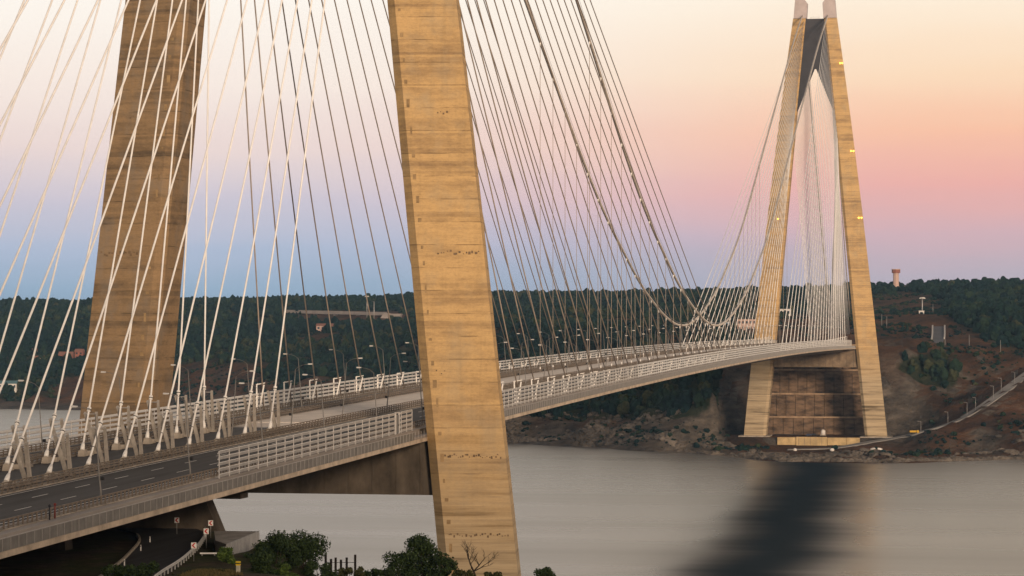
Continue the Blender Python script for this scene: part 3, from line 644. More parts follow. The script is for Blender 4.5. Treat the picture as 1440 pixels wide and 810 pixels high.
# cover mask: wooded or bare (earth, rock)
def cover(x, y, z):
    px, py, D = project(np.stack([x, y, z], -1))
    n = fbm(x, y, 120, 4, 31); d = shore_d(x, y)
    w = .55+n*.9
    w = w - 1.1*np.clip(1-(d-50)/50, 0, 1)                                # bare shore cliffs
    def blob(cx, cy, rx, ry, k):
        return k*np.clip(1.5-np.hypot((px-cx)/rx, (py-cy)/ry), 0, 1)
    w = w + .25*np.clip((D-2500)/600, 0, 1)
    w = w - blob(1320,545,150,75,1.6) - blob(1270,450,55,42,1.3) - blob(1400,590,110,60,.9) - blob(1150,540,95,90,2.) - blob(930,612,140,14,1.2) - blob(1030,575,30,40,.8)
    w = w - blob(300,538,60,24,1.3) - blob(110,545,28,14,1.3) - blob(500,447,80,9,1.6) - blob(450,474,60,7,.9) - blob(900,452,120,6,.9)
    w = w + blob(1303,533,62,38,2.2) + blob(850,565,160,28,1.3) + blob(960,560,60,24,.7) + blob(1420,450,60,40,.8) + blob(1385,618,14,20,1.) + blob(930,560,40,25,.8)
    w = np.where((np.abs(x-6) < 80) & (y > 1300) & (y < 1480), -1, w)
    return w
CV = cover(GX, GY, GZ)
V = np.stack([GX, GY, GZ], -1).reshape(-1, 3); idx = np.arange(nx*ny).reshape(ny, nx)
F = np.stack([idx[:-1,:-1], idx[:-1,1:], idx[1:,1:], idx[1:,:-1]], -1).reshape(-1, 4)
em = bpy.data.materials.new('far_shore_earth'); em.use_nodes = True; t = em.node_tree; b = t.nodes['Principled BSDF']; LK = t.links.new
b.inputs['Roughness'].default_value = .95; b.inputs['Specular IOR Level'].default_value = .1
c = N(t, 'ShaderNodeTexCoord')
def nz_(scale, st=(1,1,1), det=6):
    mp = N(t, 'ShaderNodeMapping'); mp.inputs['Scale'].default_value = st; LK(c.outputs['Object'], mp.inputs[0]); n = N(t, 'ShaderNodeTexNoise'); n.inputs['Scale'].default_value = scale; n.inputs['Detail'].default_value = det; n.inputs['Roughness'].default_value = .68; LK(mp.outputs[0], n.inputs[0]); return n.outputs['Fac']
def rp_(src, st): r = N(t, 'ShaderNodeValToRGB'); ramp(r, [(p, (*v, 1)) for p, v in st]); LK(src, r.inputs[0]); return r.outputs[0]
def mx_(f, a, bb):
    x = N(t, 'ShaderNodeMix', data_type='RGBA'); LK(f, x.inputs['Factor']); LK(a, x.inputs['A']); LK(bb, x.inputs['B']); return x.outputs['Result']
earth = rp_(nz_(.03,(1,1,1.6)), [(.34, (.028,.022,.017)), (.48, (.072,.040,.024)), (.6, (.115,.056,.029)), (.7, (.17,.095,.055))])
rock = rp_(nz_(.06, (1,1,2.2)), [(.36, (.045,.04,.036)), (.55, (.11,.092,.075)), (.72, (.19,.16,.13))])
geo = N(t, 'ShaderNodeNewGeometry'); sg_ = N(t, 'ShaderNodeSeparateXYZ'); LK(geo.outputs['True Normal'], sg_.inputs[0])
st_ = N(t, 'ShaderNodeMapRange'); st_.inputs[1].default_value = .86; st_.inputs[2].default_value = .66; LK(sg_.outputs['Z'], st_.inputs[0])
rk = N(t, 'ShaderNodeAttribute', attribute_name='rock'); rka = N(t, 'ShaderNodeMath', operation='ADD', use_clamp=True); LK(st_.outputs[0], rka.inputs[0]); LK(rk.outputs['Fac'], rka.inputs[1])
scrub = rp_(nz_(.09), [(.35, (.012,.020,.012)), (.65, (.045,.048,.026))])
at = N(t, 'ShaderNodeAttribute', attribute_name='cover')
cvn = N(t, 'ShaderNodeMath', operation='ADD'); LK(at.outputs['Fac'], cvn.inputs[0])
nn = N(t, 'ShaderNodeMapRange'); nn.inputs[3].default_value = -.6; nn.inputs[4].default_value = .6; LK(nz_(.12), nn.inputs[0]); LK(nn.outputs[0], cvn.inputs[1])
cm = N(t, 'ShaderNodeMapRange'); cm.inputs[1].default_value = .0; cm.inputs[2].default_value = .35; LK(cvn.outputs[0], cm.inputs[0])
LK(mx_(cm.outputs[0], mx_(rka.outputs[0], earth, rock), scrub), b.inputs['Base Color'])
bp = N(t, 'ShaderNodeBump'); bp.inputs['Strength'].default_value = 1.; bp.inputs['Distance'].default_value = 4.; LK(nz_(.16, (1,1,1), 8), bp.inputs['Height']); LK(bp.outputs[0], b.inputs['Normal'])
me = np_mesh('hills', V, F, em); a = me.attributes.new('cover', 'FLOAT', 'POINT'); a.data.foreach_set('value', CV.reshape(-1).astype(np.float32))
PX_, PY_, _d = project(V); SD = shore_d(V[:,0], V[:,1]); rkv = np.clip(1.2-(SD-8)/55, 0, 1)*np.clip((1060-PX_)/60, 0, 1) + .9*np.clip(1.6-np.hypot((PX_-1268)/38, (PY_-592)/32), 0, 1) + .8*np.clip(1.5-np.hypot((PX_-1385)/22,(PY_-620)/20),0,1)
a = me.attributes.new('rock', 'FLOAT', 'POINT'); a.data.foreach_set('value', np.clip(rkv+.5*fbm(V[:,0], V[:,1], 30, 4, 55)*(rkv>.02), 0, 1).astype(np.float32))
o = put('hills', me); tag(o, 'wooded hills and bare cliffs of the far shore', 'hills', kind='structure')

# ---- far woodland
ico_v = []; ico_f = []
def ico(sub=1):
    g = (1+5**.5)/2; v = [np.array(p)/np.linalg.norm(p) for p in ((-1,g,0),(1,g,0),(-1,-g,0),(1,-g,0),(0,-1,g),(0,1,g),(0,-1,-g),(0,1,-g),(g,0,-1),(g,0,1),(-g,0,-1),(-g,0,1))]
    f = [(0,11,5),(0,5,1),(0,1,7),(0,7,10),(0,10,11),(1,5,9),(5,11,4),(11,10,2),(10,7,6),(7,1,8),(3,9,4),(3,4,2),(3,2,6),(3,6,8),(3,8,9),(4,9,5),(2,4,11),(6,2,10),(8,6,7),(9,8,1)]
    for _ in range(sub):
        c = {}; nf = []
        def md(a, b):
            k = (min(a,b), max(a,b))
            if k not in c: p = v[a]+v[b]; v.append(p/np.linalg.norm(p)); c[k] = len(v)-1
            return c[k]
        for a_, b_, c_ in f: x, y, z = md(a_,b_), md(b_,c_), md(c_,a_); nf += [(a_,x,z),(b_,y,x),(c_,z,y),(x,y,z)]
        f = nf
    return np.array(v), np.array(f)
IV, IF = ico(1)
lm = bpy.data.materials.new('woodland_leaf'); lm.use_nodes = True; t = lm.node_tree; b = t.nodes['Principled BSDF']; b.inputs['Roughness'].default_value = .9; b.inputs['Specular IOR Level'].default_value = .08
c = N(t, 'ShaderNodeTexCoord'); at = N(t, 'ShaderNodeAttribute', attribute_name='tint')
n = N(t, 'ShaderNodeTexNoise'); n.inputs['Scale'].default_value = .5; n.inputs['Detail'].default_value = 5; t.links.new(c.outputs['Object'], n.inputs[0])
r1 = N(t, 'ShaderNodeValToRGB'); ramp(r1, [(0, (.006,.019,.020,1)), (.5, (.010,.026,.021,1)), (.85, (.022,.038,.020,1)), (1, (.042,.046,.022,1))]); t.links.new(at.outputs['Fac'], r1.inputs[0])
r2 = N(t, 'ShaderNodeValToRGB'); ramp(r2, [(.3, (.4,.4,.4,1)), (.7, (1.25,1.25,1.2,1))]); t.links.new(n.outputs['Fac'], r2.inputs[0])
m = N(t, 'ShaderNodeMix', data_type='RGBA', blend_type='MULTIPLY'); m.inputs['Factor'].default_value = 1; t.links.new(r1.outputs[0], m.inputs['A']); t.links.new(r2.outputs[0], m.inputs['B']); t.links.new(m.outputs['Result'], b.inputs['Base Color'])
def wood(name, x, y, r, label, squash=1., spread=.16):
    z = far_z(x, y); n = len(x); nv = len(IV)
    jit = rng.uniform(.62, 1.28, (n, nv)); h = r*rng.uniform(.75, 1.5, n)*squash; ang = rng.uniform(0, 6.28, n); co, si = np.cos(ang), np.sin(ang)
    bx, by, bz = IV[:,0], IV[:,1], IV[:,2]
    X = (bx*co[:,None]-by*si[:,None])*jit*r[:,None]+x[:,None]; Y = (bx*si[:,None]+by*co[:,None])*jit*r[:,None]+y[:,None]; Z = bz*jit*h[:,None]+(z+h*.62)[:,None]
    Vv = np.stack([X, Y, Z], -1).reshape(-1, 3); Ff = (IF[None]+np.arange(n)[:,None,None]*nv).reshape(-1, 3)
    me = np_mesh(name, Vv, Ff, lm, False); a = me.attributes.new('tint', 'FLOAT', 'POINT')
    tint = np.clip(.45+.5*fbm(x, y, 90, 3, 44)+rng.normal(0, spread, n), 0, 1); a.data.foreach_set('value', np.repeat(tint, nv).astype(np.float32))
    tag(put(name, me), label, 'woodland', kind='stuff')
n0 = 170000; xs = rng.uniform(-1500, 420, n0); ys_ = 1180+(4450-1180)*rng.uniform(0, 1, n0)**1.15
zz = far_z(xs, ys_); px, py, D = project(np.stack([xs, ys_, zz+5], -1))
keep = (px > -130) & (px < 1570) & (shore_d(xs, ys_) > 15) & (zz > 2) & (cover(xs, ys_, zz)+rng.uniform(-.45, .15, n0) > .12)
for Q, w in ((RD, 9), (RM, 24)):
    dd = np.min(np.hypot(xs[:,None]-Q[None,::3,0], ys_[:,None]-Q[None,::3,1]), axis=1); keep &= dd > w
keep &= ~((np.abs(xs) < 30) & (ys_ < 1720))
k1 = keep & (shore_d(xs, ys_) < 900)
wood('shore_woodland', xs[k1], ys_[k1], 1.3+3.6*rng.uniform(0,1,k1.sum())**1.8, 'dark green woodland covering the lower slopes of the far shore', 1., .26)
k2 = np.where(keep & ~k1)[0][:26000]
wood('hill_woodland', xs[k2], ys_[k2], 2.0+3.0*rng.uniform(0,1,len(k2))**1.6, 'dark blue-green woodland along the far ridge against the sky', 1., .22)

n1 = 60000; xb = rng.uniform(-700, 260, n1); yb = rng.uniform(1210, 2500, n1); zb_ = far_z(xb, yb); px, py, D = project(np.stack([xb, yb, zb_], -1)); cvb = cover(xb, yb, zb_)
kb_ = (px > -40) & (px < 1500) & (zb_ > 2.5) & (cvb < .2) & (fbm(xb, yb, 38, 4, 71)+rng.uniform(-.25,.25,n1) > .02) & ~((np.abs(xb-6) < 66) & (yb > 1330) & (yb < 1720))
for Q, w in ((RD, 7), (RM, 9)): kb_ &= np.min(np.hypot(xb[:,None]-Q[None,::3,0], yb[:,None]-Q[None,::3,1]), axis=1) > w
kb_ = np.where(kb_)[0]
wood('hillside_scrub', xb[kb_], yb[kb_], .5+1.9*rng.uniform(0,1,len(kb_))**2.2, 'scattered low scrub on the bare brown slopes and cliffs', .6, .3)
# boulders and broken rock along the waterline and on the cliffs
n2 = 30000; xr = rng.uniform(-420, 240, n2); sdv = rng.uniform(0, 1, n2)**2*75-3; sp_ = np.array(shore); yr = np.interp(xr, sp_[:,0], sp_[:,1])+sdv; zr_ = far_z(xr, yr); px, py, D = project(np.stack([xr, yr, zr_], -1))
ok = (px > 650) & (px < 1500) & (zr_ > -1.5) & (zr_ < 32) & ~((np.abs(xr) < 50) & (yr > 1300)) & ((fbm(xr, yr, 22, 4, 88) > .05) | (sdv < 5)); ok = np.where(ok)[0][:9000]
x, y, z = xr[ok], yr[ok], zr_[ok]; RV, RF = ico(0); n = len(x); rr_ = .35+2.0*rng.uniform(0,1,n)**3; jit = rng.uniform(.55, 1.35, (n, 12)); 
Vv = np.stack([RV[:,0]*jit*rr_[:,None]*1.4+x[:,None], RV[:,1]*jit*rr_[:,None]+y[:,None], RV[:,2]*jit*rr_[:,None]*.9+z[:,None]], -1).reshape(-1,3)
tag(put('shore_rocks', np_mesh('shore_rocks', Vv, (RF[None]+np.arange(n)[:,None,None]*12).reshape(-1,3), mat('shore_rock', (.12,.10,.082), .95, var=.5, scale=.08), False)), 'broken rocks along the far waterline and cliffs', 'rocks', kind='stuff')
# ---- roads on the far shore
def ribbon(name, Q, w, m, parent=None, lift=.25, z=None):
    d = np.gradient(Q[:, :2], axis=0); d /= np.linalg.norm(d, axis=1)[:,None]; nrm = np.stack([-d[:,1], d[:,0]], -1); V = []; F = []
    for i, q in enumerate(Q):
        zq = q[2]+lift; V += [(q[0]+nrm[i,0]*w, q[1]+nrm[i,1]*w, zq), (q[0]-nrm[i,0]*w, q[1]-nrm[i,1]*w, zq), (q[0]-nrm[i,0]*w, q[1]-nrm[i,1]*w, zq-1.5), (q[0]+nrm[i,0]*w, q[1]+nrm[i,1]*w, zq-1.5)]
    F = [(4*i+k, 4*i+(k+1)%4, 4*i+4+(k+1)%4, 4*i+4+k) for i in range(len(Q)-1) for k in range(4)] + [(3,2,1,0), tuple(4*(len(Q)-1)+k for k in range(4))]
    return MB().add(V, F).build(name, m, parent)
FAR_ROAD = mat('worn_far_road', (.24,.225,.21), .85, var=.25, scale=.05)
tag(ribbon('service_road', RD, 4.0, FAR_ROAD), 'grey service road climbing the bare slope right of the far tower', 'road', kind='structure')
tag(ribbon('ramp_road', RM, 4.6, mat('dark_far_road', (.10,.10,.11), .85, var=.2, scale=.05)), 'short grey road ramp between pale walls on the far hill', 'road', kind='structure')
for s_, lab in ((5.0, 'left'), (-5.0, 'right')):
    d = np.gradient(RM[:, :2], axis=0); d /= np.linalg.norm(d, axis=1)[:,None]; Q = RM.copy(); Q[:,0] -= d[:,1]*s_; Q[:,1] += d[:,0]*s_; Q[:,2] += 1.2
    if s_ < 0: Q = Q[len(Q)//2-2:]
    tag(ribbon('parapet_wall', Q, .6, mat('pale_wall', (.50,.46,.42), .8)), f'pale parapet wall on the {lab} edge of the far road ramp', 'wall')

# ================================================================== NEAR HILLSIDE AND THE ROAD UNDER THE BRIDGE
npts = [(144,-534,88.5),(105,-534,86),(190,-534,90),(132,-450,79),(180,-450,80),(112,-380,70),(150,-380,68),(95,-300,61.5),(0,-400,60.5),(60,-400,62),(-70,-400,61),(-70,-200,60.5),(-20,-300,60),(40,-300,60),
        (31,-169,60),(24,-138,60),(17,-112,60),(0,-112,60),(7,-134,60),(32,-130,60),(43,-150,57.5),(25,-200,60),(0,-200,60),(45,-200,60),(53,-176,58.6),(64,-178,57.6),(73,-184,56.6),(84,-190,55),(60,-205,60),(75,-215,59.5),(92,-215,57),(20,-230,60),(-30,-140,60),(-40,-110,59.5),(60,-240,60),(90,-250,58),
        (62,-140,40),(52,-140,47),(42,-112,44),(36,-122,53),(28,-98,50),(10,-92,55),(-30,-92,57),(20,-60,38),(-30,-60,38),(60,-90,26),(85,-140,28),(35,-18,10),(-35,-18,10),(0,-18,12),(60,-25,6),(-60,-25,8),(80,-70,8),(110,-120,8),(115,-200,36),(130,-280,46),(150,-330,50),(150,-200,8),(200,-300,10),(260,-400,20),(300,-480,45),
        (0,35,-2),(60,30,-2),(-80,30,-2),(110,-40,-4),(160,-120,-4),(220,-220,-4),(320,-360,-4),(-160,20,-2),(-160,-60,40),(-160,-200,60),(-260,-200,60),(-260,0,-2),(400,-450,0),
        (144,-600,98),(240,-700,172),(270,-800,216),(100,-800,212),(-60,-800,195),(450,-800,212),(600,-760,170),(270,-1000,190),(0,-620,105),(-150,-620,100),(-260,-700,120),(-260,-1000,150),(600,-1000,170),(330,-640,112),(500,-600,70),(600,-500,0)]
nf = RBF(npts)
def road_clear(x, y): return np.clip((np.hypot((x-15)/26, (y+150)/62)-.9)*2, 0, 1)
def near_h(x, y):
    z = nf(x, y); z = np.where(np.hypot((x-15)/30, (y+152)/46) < 1, np.minimum(z, 59.9), z); return z + (fbm(x, y, 28, 4, 5)*1.3*np.clip(road_clear(x, y), 0, 1))
ax = np.concatenate([np.arange(-260,-70,10.), np.arange(-70,130,2.5), np.arange(130,601,10.)]); ay = np.concatenate([np.arange(-1000,-420,20.), np.arange(-420,-260,8.), np.arange(-260,40,2.5)])
AX, AY = np.meshgrid(ax, ay); AZ = near_h(AX, AY); idx = np.arange(AX.size).reshape(AX.shape)
F = np.stack([idx[:-1,:-1], idx[:-1,1:], idx[1:,1:], idx[1:,:-1]], -1).reshape(-1, 4)
gm = bpy.data.materials.new('dry_ground'); gm.use_nodes = True; t = gm.node_tree; b = t.nodes['Principled BSDF']; LK = t.links.new; b.inputs['Roughness'].default_value = .95; b.inputs['Specular IOR Level'].default_value = .1
c = N(t, 'ShaderNodeTexCoord')
g1 = rp_(nz_(.35), [(.35, (.03,.022,.016)), (.55, (.065,.046,.030)), (.7, (.12,.085,.05))]); g2 = rp_(nz_(.8), [(.35, (.018,.024,.010)), (.65, (.06,.062,.022))])
fac = rp_(nz_(.09), [(.42, (0,0,0)), (.58, (1,1,1))]); LK(mx_(fac, g1, g2), b.inputs['Base Color'])
bp = N(t, 'ShaderNodeBump'); bp.inputs['Strength'].default_value = .6; bp.inputs['Distance'].default_value = .3; LK(nz_(1.3), bp.inputs['Height']); LK(bp.outputs[0], b.inputs['Normal'])
tag(put('ground', np_mesh('ground', np.stack([AX,AY,AZ],-1).reshape(-1,3), F, gm)), 'dry hillside in the foreground falling to the water', 'ground', kind='structure')
def gz_(x, y): return float(near_h(np.array(x, float), np.array(y, float)))
def resample(P, n):
    P = np.array(P, float); s = np.r_[0, np.cumsum(np.linalg.norm(np.diff(P, axis=0), axis=1))]; k = np.linspace(0, s[-1], n); Q = np.stack([np.interp(k, s, P[:,i]) for i in range(P.shape[1])], -1)
    for _ in range(3): Q[1:-1] = (Q[:-2]+2*Q[1:-1]+Q[2:])/4
    return Q
zroad = 60.0
lp = resample([at_z(x, y, zroad)[:2] for x, y in ((128,826),(143,814),(160,802),(177,788),(196,768),(200,760),(193,751),(165,744))], 40)
rp = resample([at_z(x, y, zroad)[:2] for x, y in ((205,826),(223,812),(240,802),(253,793),(275,773),(286,757),(284,747),(262,740))], 40)
V = []; F = []
for a, c2 in zip(lp, rp): V += [(a[0],a[1],zroad+.16),(c2[0],c2[1],zroad+.16),(c2[0],c2[1],zroad-.6),(a[0],a[1],zroad-.6)]
F = [(4*i+k, 4*i+(k+1)%4, 4*i+4+(k+1)%4, 4*i+4+k) for i in range(39) for k in range(4)] + [(3,2,1,0), (156,157,158,159)]
tag(MB().add(V, F).build('road', M_ASPH), 'dark asphalt road bending out of sight under the bridge', 'road', kind='structure')
# kerb of loose blocks on the left, steel barrier on the right
kb = thing('road_kerb', 'low pale kerb of blocks on the left of the dark road', 'kerb', (lp[6][0], lp[6][1], zroad))
for i in range(3, 33):
    a, c2 = lp[i], lp[i+1]; d = (c2-a); ang = math.atan2(d[1], d[0]); nrm = np.array((-d[1], d[0]))/np.linalg.norm(d)
    m = (a+c2)/2 + nrm*.25
    MB().box((0,0,.17), (np.linalg.norm(d)*.93, .32, .5+.06*random.random()), ang).build('kerb_block', M_CONC, kb, (m[0]-lp[6][0], m[1]-lp[6][1], 0))
wb = thing('crash_barrier', 'curved steel crash barrier on posts along the right of the dark road', 'crash barrier', (rp[6][0], rp[6][1], zroad))
o2 = np.array((rp[6][0], rp[6][1], 0)); pp = []
for i in range(2, 34):
    d = rp[i+1]-rp[i]; nrm = np.array((d[1], -d[0]))/np.linalg.norm(d); q = rp[i]+nrm*.45; pp.append((q[0]-o2[0], q[1]-o2[1], 0))
pp = np.array(pp); M_GALV = mat('pale_galvanised', (.55,.54,.52), .5, .3, var=.12)
for z in (.95, .72): MB().tube(pp+np.array((0,0,z)), .11, 6).build('rail', M_GALV, wb)
pm = MB().box((0,0,.5), (.14,.16,1.0)).mesh('post', M_GALV)
for q in resample(pp, 26): put('post', pm, wb, tuple(q))
# chevron signs
M_RED = mat('sign_red', (.55,.035,.03), .4, var=.05); M_SIGNW = mat('sign_white', (.82,.80,.77), .4, var=.05)
def chevron(px, py, zc, label):
    P = at_z(px, py, zc); zg = zroad; t = thing('chevron_sign', label, 'road sign', (P[0], P[1], zg), 'chevron signs on the bend', rz=.27)
    h = zc-zg; MB().tube([(0,.04,0),(0,.04,h+.3)], .045, 8).build('post', M_STEEL, t)
    p = MB().box((0,-.02,h), (.74,.04,.84)).build('panel', M_SIGNW, t)
    MB().prism([(.28,h+.34),(.02,h+.34),(-.29,h),(.02,h-.34),(.28,h-.34),(-.03,h)], 1, -.055, -.044).build('chevron', M_RED, p)
chevron(272.5, 767, 62.2, 'red and white chevron sign nearest the camera, beside the crash barrier')
chevron(290, 747, 62.5, 'red and white chevron sign second from the right, on a tall post')
chevron(296.3, 735.5, 62.3, 'rightmost red and white chevron sign, in front of the pier')
chevron(248.7, 731.5, 62.3, 'leftmost chevron sign, standing alone in the dark under the deck')
for px, py, lab in ((198,772,'white delineator post in the middle of the left kerb'),(175,793,'white delineator post nearest the camera on the left kerb'),(211,760,'white delineator post standing alone deep in the shade')):
    P = at_z(px, py+4, zroad); t = thing('delineator_post', lab, 'road post', (P[0], P[1], zroad)); MB().box((0,0,.5), (.14,.1,1.0)).build('post', M_SIGNW, t); MB().box((0,-.055,.8), (.1,.02,.16)).build('reflector', M_DARK, t)
# platform and its ribbed wall beside the pier
pa, pb_, pc, pd = at_z(318,765,61.6), at_z(363,747,61.6), at_z(301,746.5,61.6), at_z(303,760,61.6)
t = thing('concrete_platform', 'concrete platform with a ribbed grey wall to the right of the pier', 'platform', (pa[0], pa[1], 59.5))
MB().prism([(p[0]-pa[0], p[1]-pa[1]) for p in (pa, pb_, pc, pd)], 2, -1.5, 2.1).build('slab', mat('platform_concrete', (.30,.27,.24), .9, var=.25, scale=.4), t)
d = pb_-pa; Ln = np.linalg.norm(d[:2]); ang = math.atan2(d[1], d[0]); M_WALLG = mat('ribbed_wall', (.34,.335,.33), .8, var=.15, scale=.6)
for i in range(14):
    q = d*(i+.5)/14; nrm = np.array((d[1], -d[0]))/Ln
    MB().box((q[0]+nrm[0]*.12, q[1]+nrm[1]*.12, .4), (Ln/14*.9, .2, 3.5), ang).build('wall_panel', M_WALLG, t)
MB().box((-.2,-.25,.5), (.9,.3,2.4), ang).build('end_panel', M_SIGNW, t)
P = ray_at(335, 795, 364); t = thing('marker_bollard', 'cream bollard with two yellow bands in front of the dark bushes', 'bollard', (P[0], P[1], gz_(P[0],P[1])-.1))
MB().box((0,0,.6), (.46,.46,1.2)).build('shaft', mat('cream_paint', (.6,.55,.42), .6), t)
for z in (1.28, 1.62): MB().box((0,0,z), (.54,.54,.2)).build('band', mat('yellow_paint', (.75,.52,.02), .5, var=.05), t)
MB().box((0,0,1.45), (.46,.46,.5)).build('head', M_DARK, t)
P = at_z(293, 780, 60.1); t = thing('kerb_bar', 'white bar lying on the ground right of the crash barrier', 'bar', (P[0], P[1], 60)); MB().box((0,0,.3), (2.4,.18,.2), .27).build('beam', M_SIGNW, t)
for x in (-.9,.9): MB().box((x*.96,x*.25,.1), (.16,.2,.3)).build('foot', M_STEEL, t)
# dark timber fence and white pipe railing on the brow
t = None
for px, top in ((458,780),(465.5,786),(472,784),(479.5,787),(487.5,784),(499.5,780)):
    P = ray_at(px, 800, 402); 
    if t is None: P0 = P; t = thing('timber_fence', 'short fence of dark timber posts on the brow between the bushes', 'fence', tuple(P0))
    h = (800-top)/FPX*402; MB().box((0,0,h/2-1.5), (.3,.26,h+3)).build('post', mat('dark_timber', (.022,.017,.014), .9), t, tuple(P-P0))
Pe = ray_at(499.5, 792, 402)-P0; MB().beam(np.array((0,0,.9)), Pe+np.array((0,0,.1)), .07, .07).build('rail', MATS['dark_timber'], t)
Pa, Pb = ray_at(388, 766, 404), ray_at(408, 766, 404); t = thing('pipe_railing', 'small pale pipe railing showing behind the bushes', 'railing', tuple(Pa))
MB().tube([np.array((0,0,1.)), Pb-Pa+np.array((0,0,1.))], .05, 6).build('rail', M_GALV, t)
for k in (0,.5,1): MB().tube([(Pb-Pa)*k+np.array((0,0,-1.5)), (Pb-Pa)*k+np.array((0,0,1.))], .045, 6).build('post', M_GALV, t)

# ---- shrubs and small trees
def leaf_mat(name, a, b2):
    m = bpy.data.materials.new(name); m.use_nodes = True; t = m.node_tree; b = t.nodes['Principled BSDF']; b.inputs['Roughness'].default_value = .75; b.inputs['Specular IOR Level'].default_value = .2
    at = N(t, 'ShaderNodeAttribute', attribute_name='tint'); r = N(t, 'ShaderNodeValToRGB'); ramp(r, [(.1, (*a, 1)), (.9, (*b2, 1))]); t.links.new(at.outputs['Fac'], r.inputs[0]); t.links.new(r.outputs[0], b.inputs['Base Color'])
    return m
LEAF = {'dark': leaf_mat('dark_leaf', (.014,.030,.011), (.055,.085,.024)), 'green': leaf_mat('bright_leaf', (.045,.085,.016), (.12,.17,.035)), 'olive': leaf_mat('olive_leaf', (.03,.036,.012), (.09,.088,.03))}
M_BARK = mat('bark', (.06,.045,.033), .95, var=.3, scale=2)
def shrub(px, ytop, ybase, wpx, D, kind, label, name='shrub', lumps=14, dens=1., seed=0):
    r_ = np.random.default_rng(seed+int(px)); P = ray_at(px, ybase, D); h = (ybase-ytop)/FPX*D; w = wpx/FPX*D/2
    t = thing(name, label, 'shrub' if name == 'shrub' else 'tree', tuple(P))
    C_ = []
    for i in range(lumps):
        a = r_.uniform(0, 6.28); q = r_.uniform(0, 1)**.5; hh = r_.uniform(.18, .92); k = (1-.75*max(0, hh-.35)); C_.append((math.cos(a)*q*w*k, math.sin(a)*q*w*.8*k, hh*h, r_.uniform(.16,.30)*min(h, 2*w)))
    st = MB()
    for cx, cy, cz, cr in C_[:9]: st.tube([(0,0,-1.5),(cx*.25,cy*.25,cz*.4),(cx*.8,cy*.8,cz)], [.10,.07,.02], 5)
    st.build('stem', M_BARK, t)
    tot = int(4600*dens*max(.35, h*w/14)); cr = np.array([c[3] for c in C_]); pr = cr**2/np.sum(cr**2); k = r_.choice(len(C_), tot, p=pr); cc = np.array(C_)[k]
    dirs = r_.normal(size=(tot,3)); dirs /= np.linalg.norm(dirs, axis=1)[:,None]; rad = cc[:,3]*r_.uniform(.45, 1.12, tot)
    pos = cc[:,:3]+dirs*rad[:,None]*np.array((1,1,.85))
    n = dirs+r_.normal(0,.7,(tot,3)); n /= np.linalg.norm(n, axis=1)[:,None]; u = np.cross(n, r_.normal(size=(tot,3))); u /= np.linalg.norm(u, axis=1)[:,None]; v = np.cross(n, u); s = r_.uniform(.10,.24,tot)[:,None]
    V = np.stack([pos-u*s, pos+v*s*.6, pos+u*s, pos-v*s*.6], 1).reshape(-1,3); F = np.arange(tot*4).reshape(-1,4)
    me = np_mesh('foliage', V, F, LEAF[kind], False); a = me.attributes.new('tint', 'FLOAT', 'POINT'); a.data.foreach_set('value', np.repeat(np.clip(r_.normal(.45,.25,tot),0,1), 4).astype(np.float32)); put('foliage', me, t)
for a in ((386,749,812,78,392,'dark','tall dark green shrub beside the ribbed platform wall'),(428,754,815,62,396,'dark','dark shrub with a ragged twiggy top left of the timber fence'),(366,780,818,46,374,'dark','low rounded dark shrub in front of the two tall ones'),(404,792,822,50,372,'green','small yellow-green bush at the foot of the tall shrubs'),
          (322,770,796,34,384,'green','bright green sapling by the yellow banded bollard'),(448,792,822,60,390,'dark','low dark scrub beneath the timber fence'),(492,799,824,70,392,'olive','olive scrub along the brow right of the timber fence'),(532,798,824,60,394,'dark','flat dark scrub on the brow left of the pointed tree'),
          (563,776,822,46,397,'dark','small dark bush at the left of the pointed tree'),(626,784,824,40,397,'dark','dark bush touching the foot of the golden tower leg'),(655,803,826,50,394,'olive','low scrub beneath the bare twisted tree'),(766,801,826,30,400,'dark','wispy sprig poking up right of the golden leg'),
          (212,793,822,50,352,'dark','dark leafy bush at the bottom edge beside the road'),(168,798,826,60,350,'dark','dark bush at the bottom left in front of the kerb'),(700,806,828,60,394,'olive','thin scrub at the bottom in front of the leg'),(300,800,826,60,366,'olive','dry olive bush at the bottom right of the barrier'),(258,806,828,44,362,'olive','dry grass tuft bush at the bottom beside the barrier end')):
    shrub(*a)
shrub(594, 754, 824, 56, 400, 'dark', 'dark pointed little tree with uneven branches left of the golden leg', 'small_tree', 20, 1.1)
# dry grass on the brow right of the barrier
ng = 9000; gp = np.array([ray_at(*q) for q in ((265,800,366),(330,800,372),(345,812,360),(240,815,352))]); gw = rng.dirichlet((1,1,1,1), ng); gxy = gw @ gp[:, :2]; gzv = near_h(gxy[:,0], gxy[:,1]); gh = rng.uniform(.15,.6,ng)*np.clip(.3+fbm(gxy[:,0],gxy[:,1],4,3,17)+.4,.1,1.3); ga = rng.uniform(0,6.28,ng); gl = rng.normal(0,.12,(ng,2))
Vg = np.stack([np.c_[gxy[:,0]-.05*np.cos(ga), gxy[:,1]-.05*np.sin(ga), gzv], np.c_[gxy[:,0]+.05*np.cos(ga), gxy[:,1]+.05*np.sin(ga), gzv], np.c_[gxy[:,0]+gl[:,0], gxy[:,1]+gl[:,1], gzv+gh]], 1).reshape(-1,3)
me = np_mesh('dry_grass', Vg, np.arange(ng*3).reshape(-1,3), leaf_mat('dry_grass_blade', (.045,.055,.016), (.24,.17,.07)), False); a = me.attributes.new('tint', 'FLOAT', 'POINT'); a.data.foreach_set('value', np.repeat(np.clip(rng.normal(.5,.3,ng),0,1), 3).astype(np.float32)); tag(put('dry_grass', me), 'dry yellow-green grass on the brow beside the crash barrier', 'grass', kind='stuff')
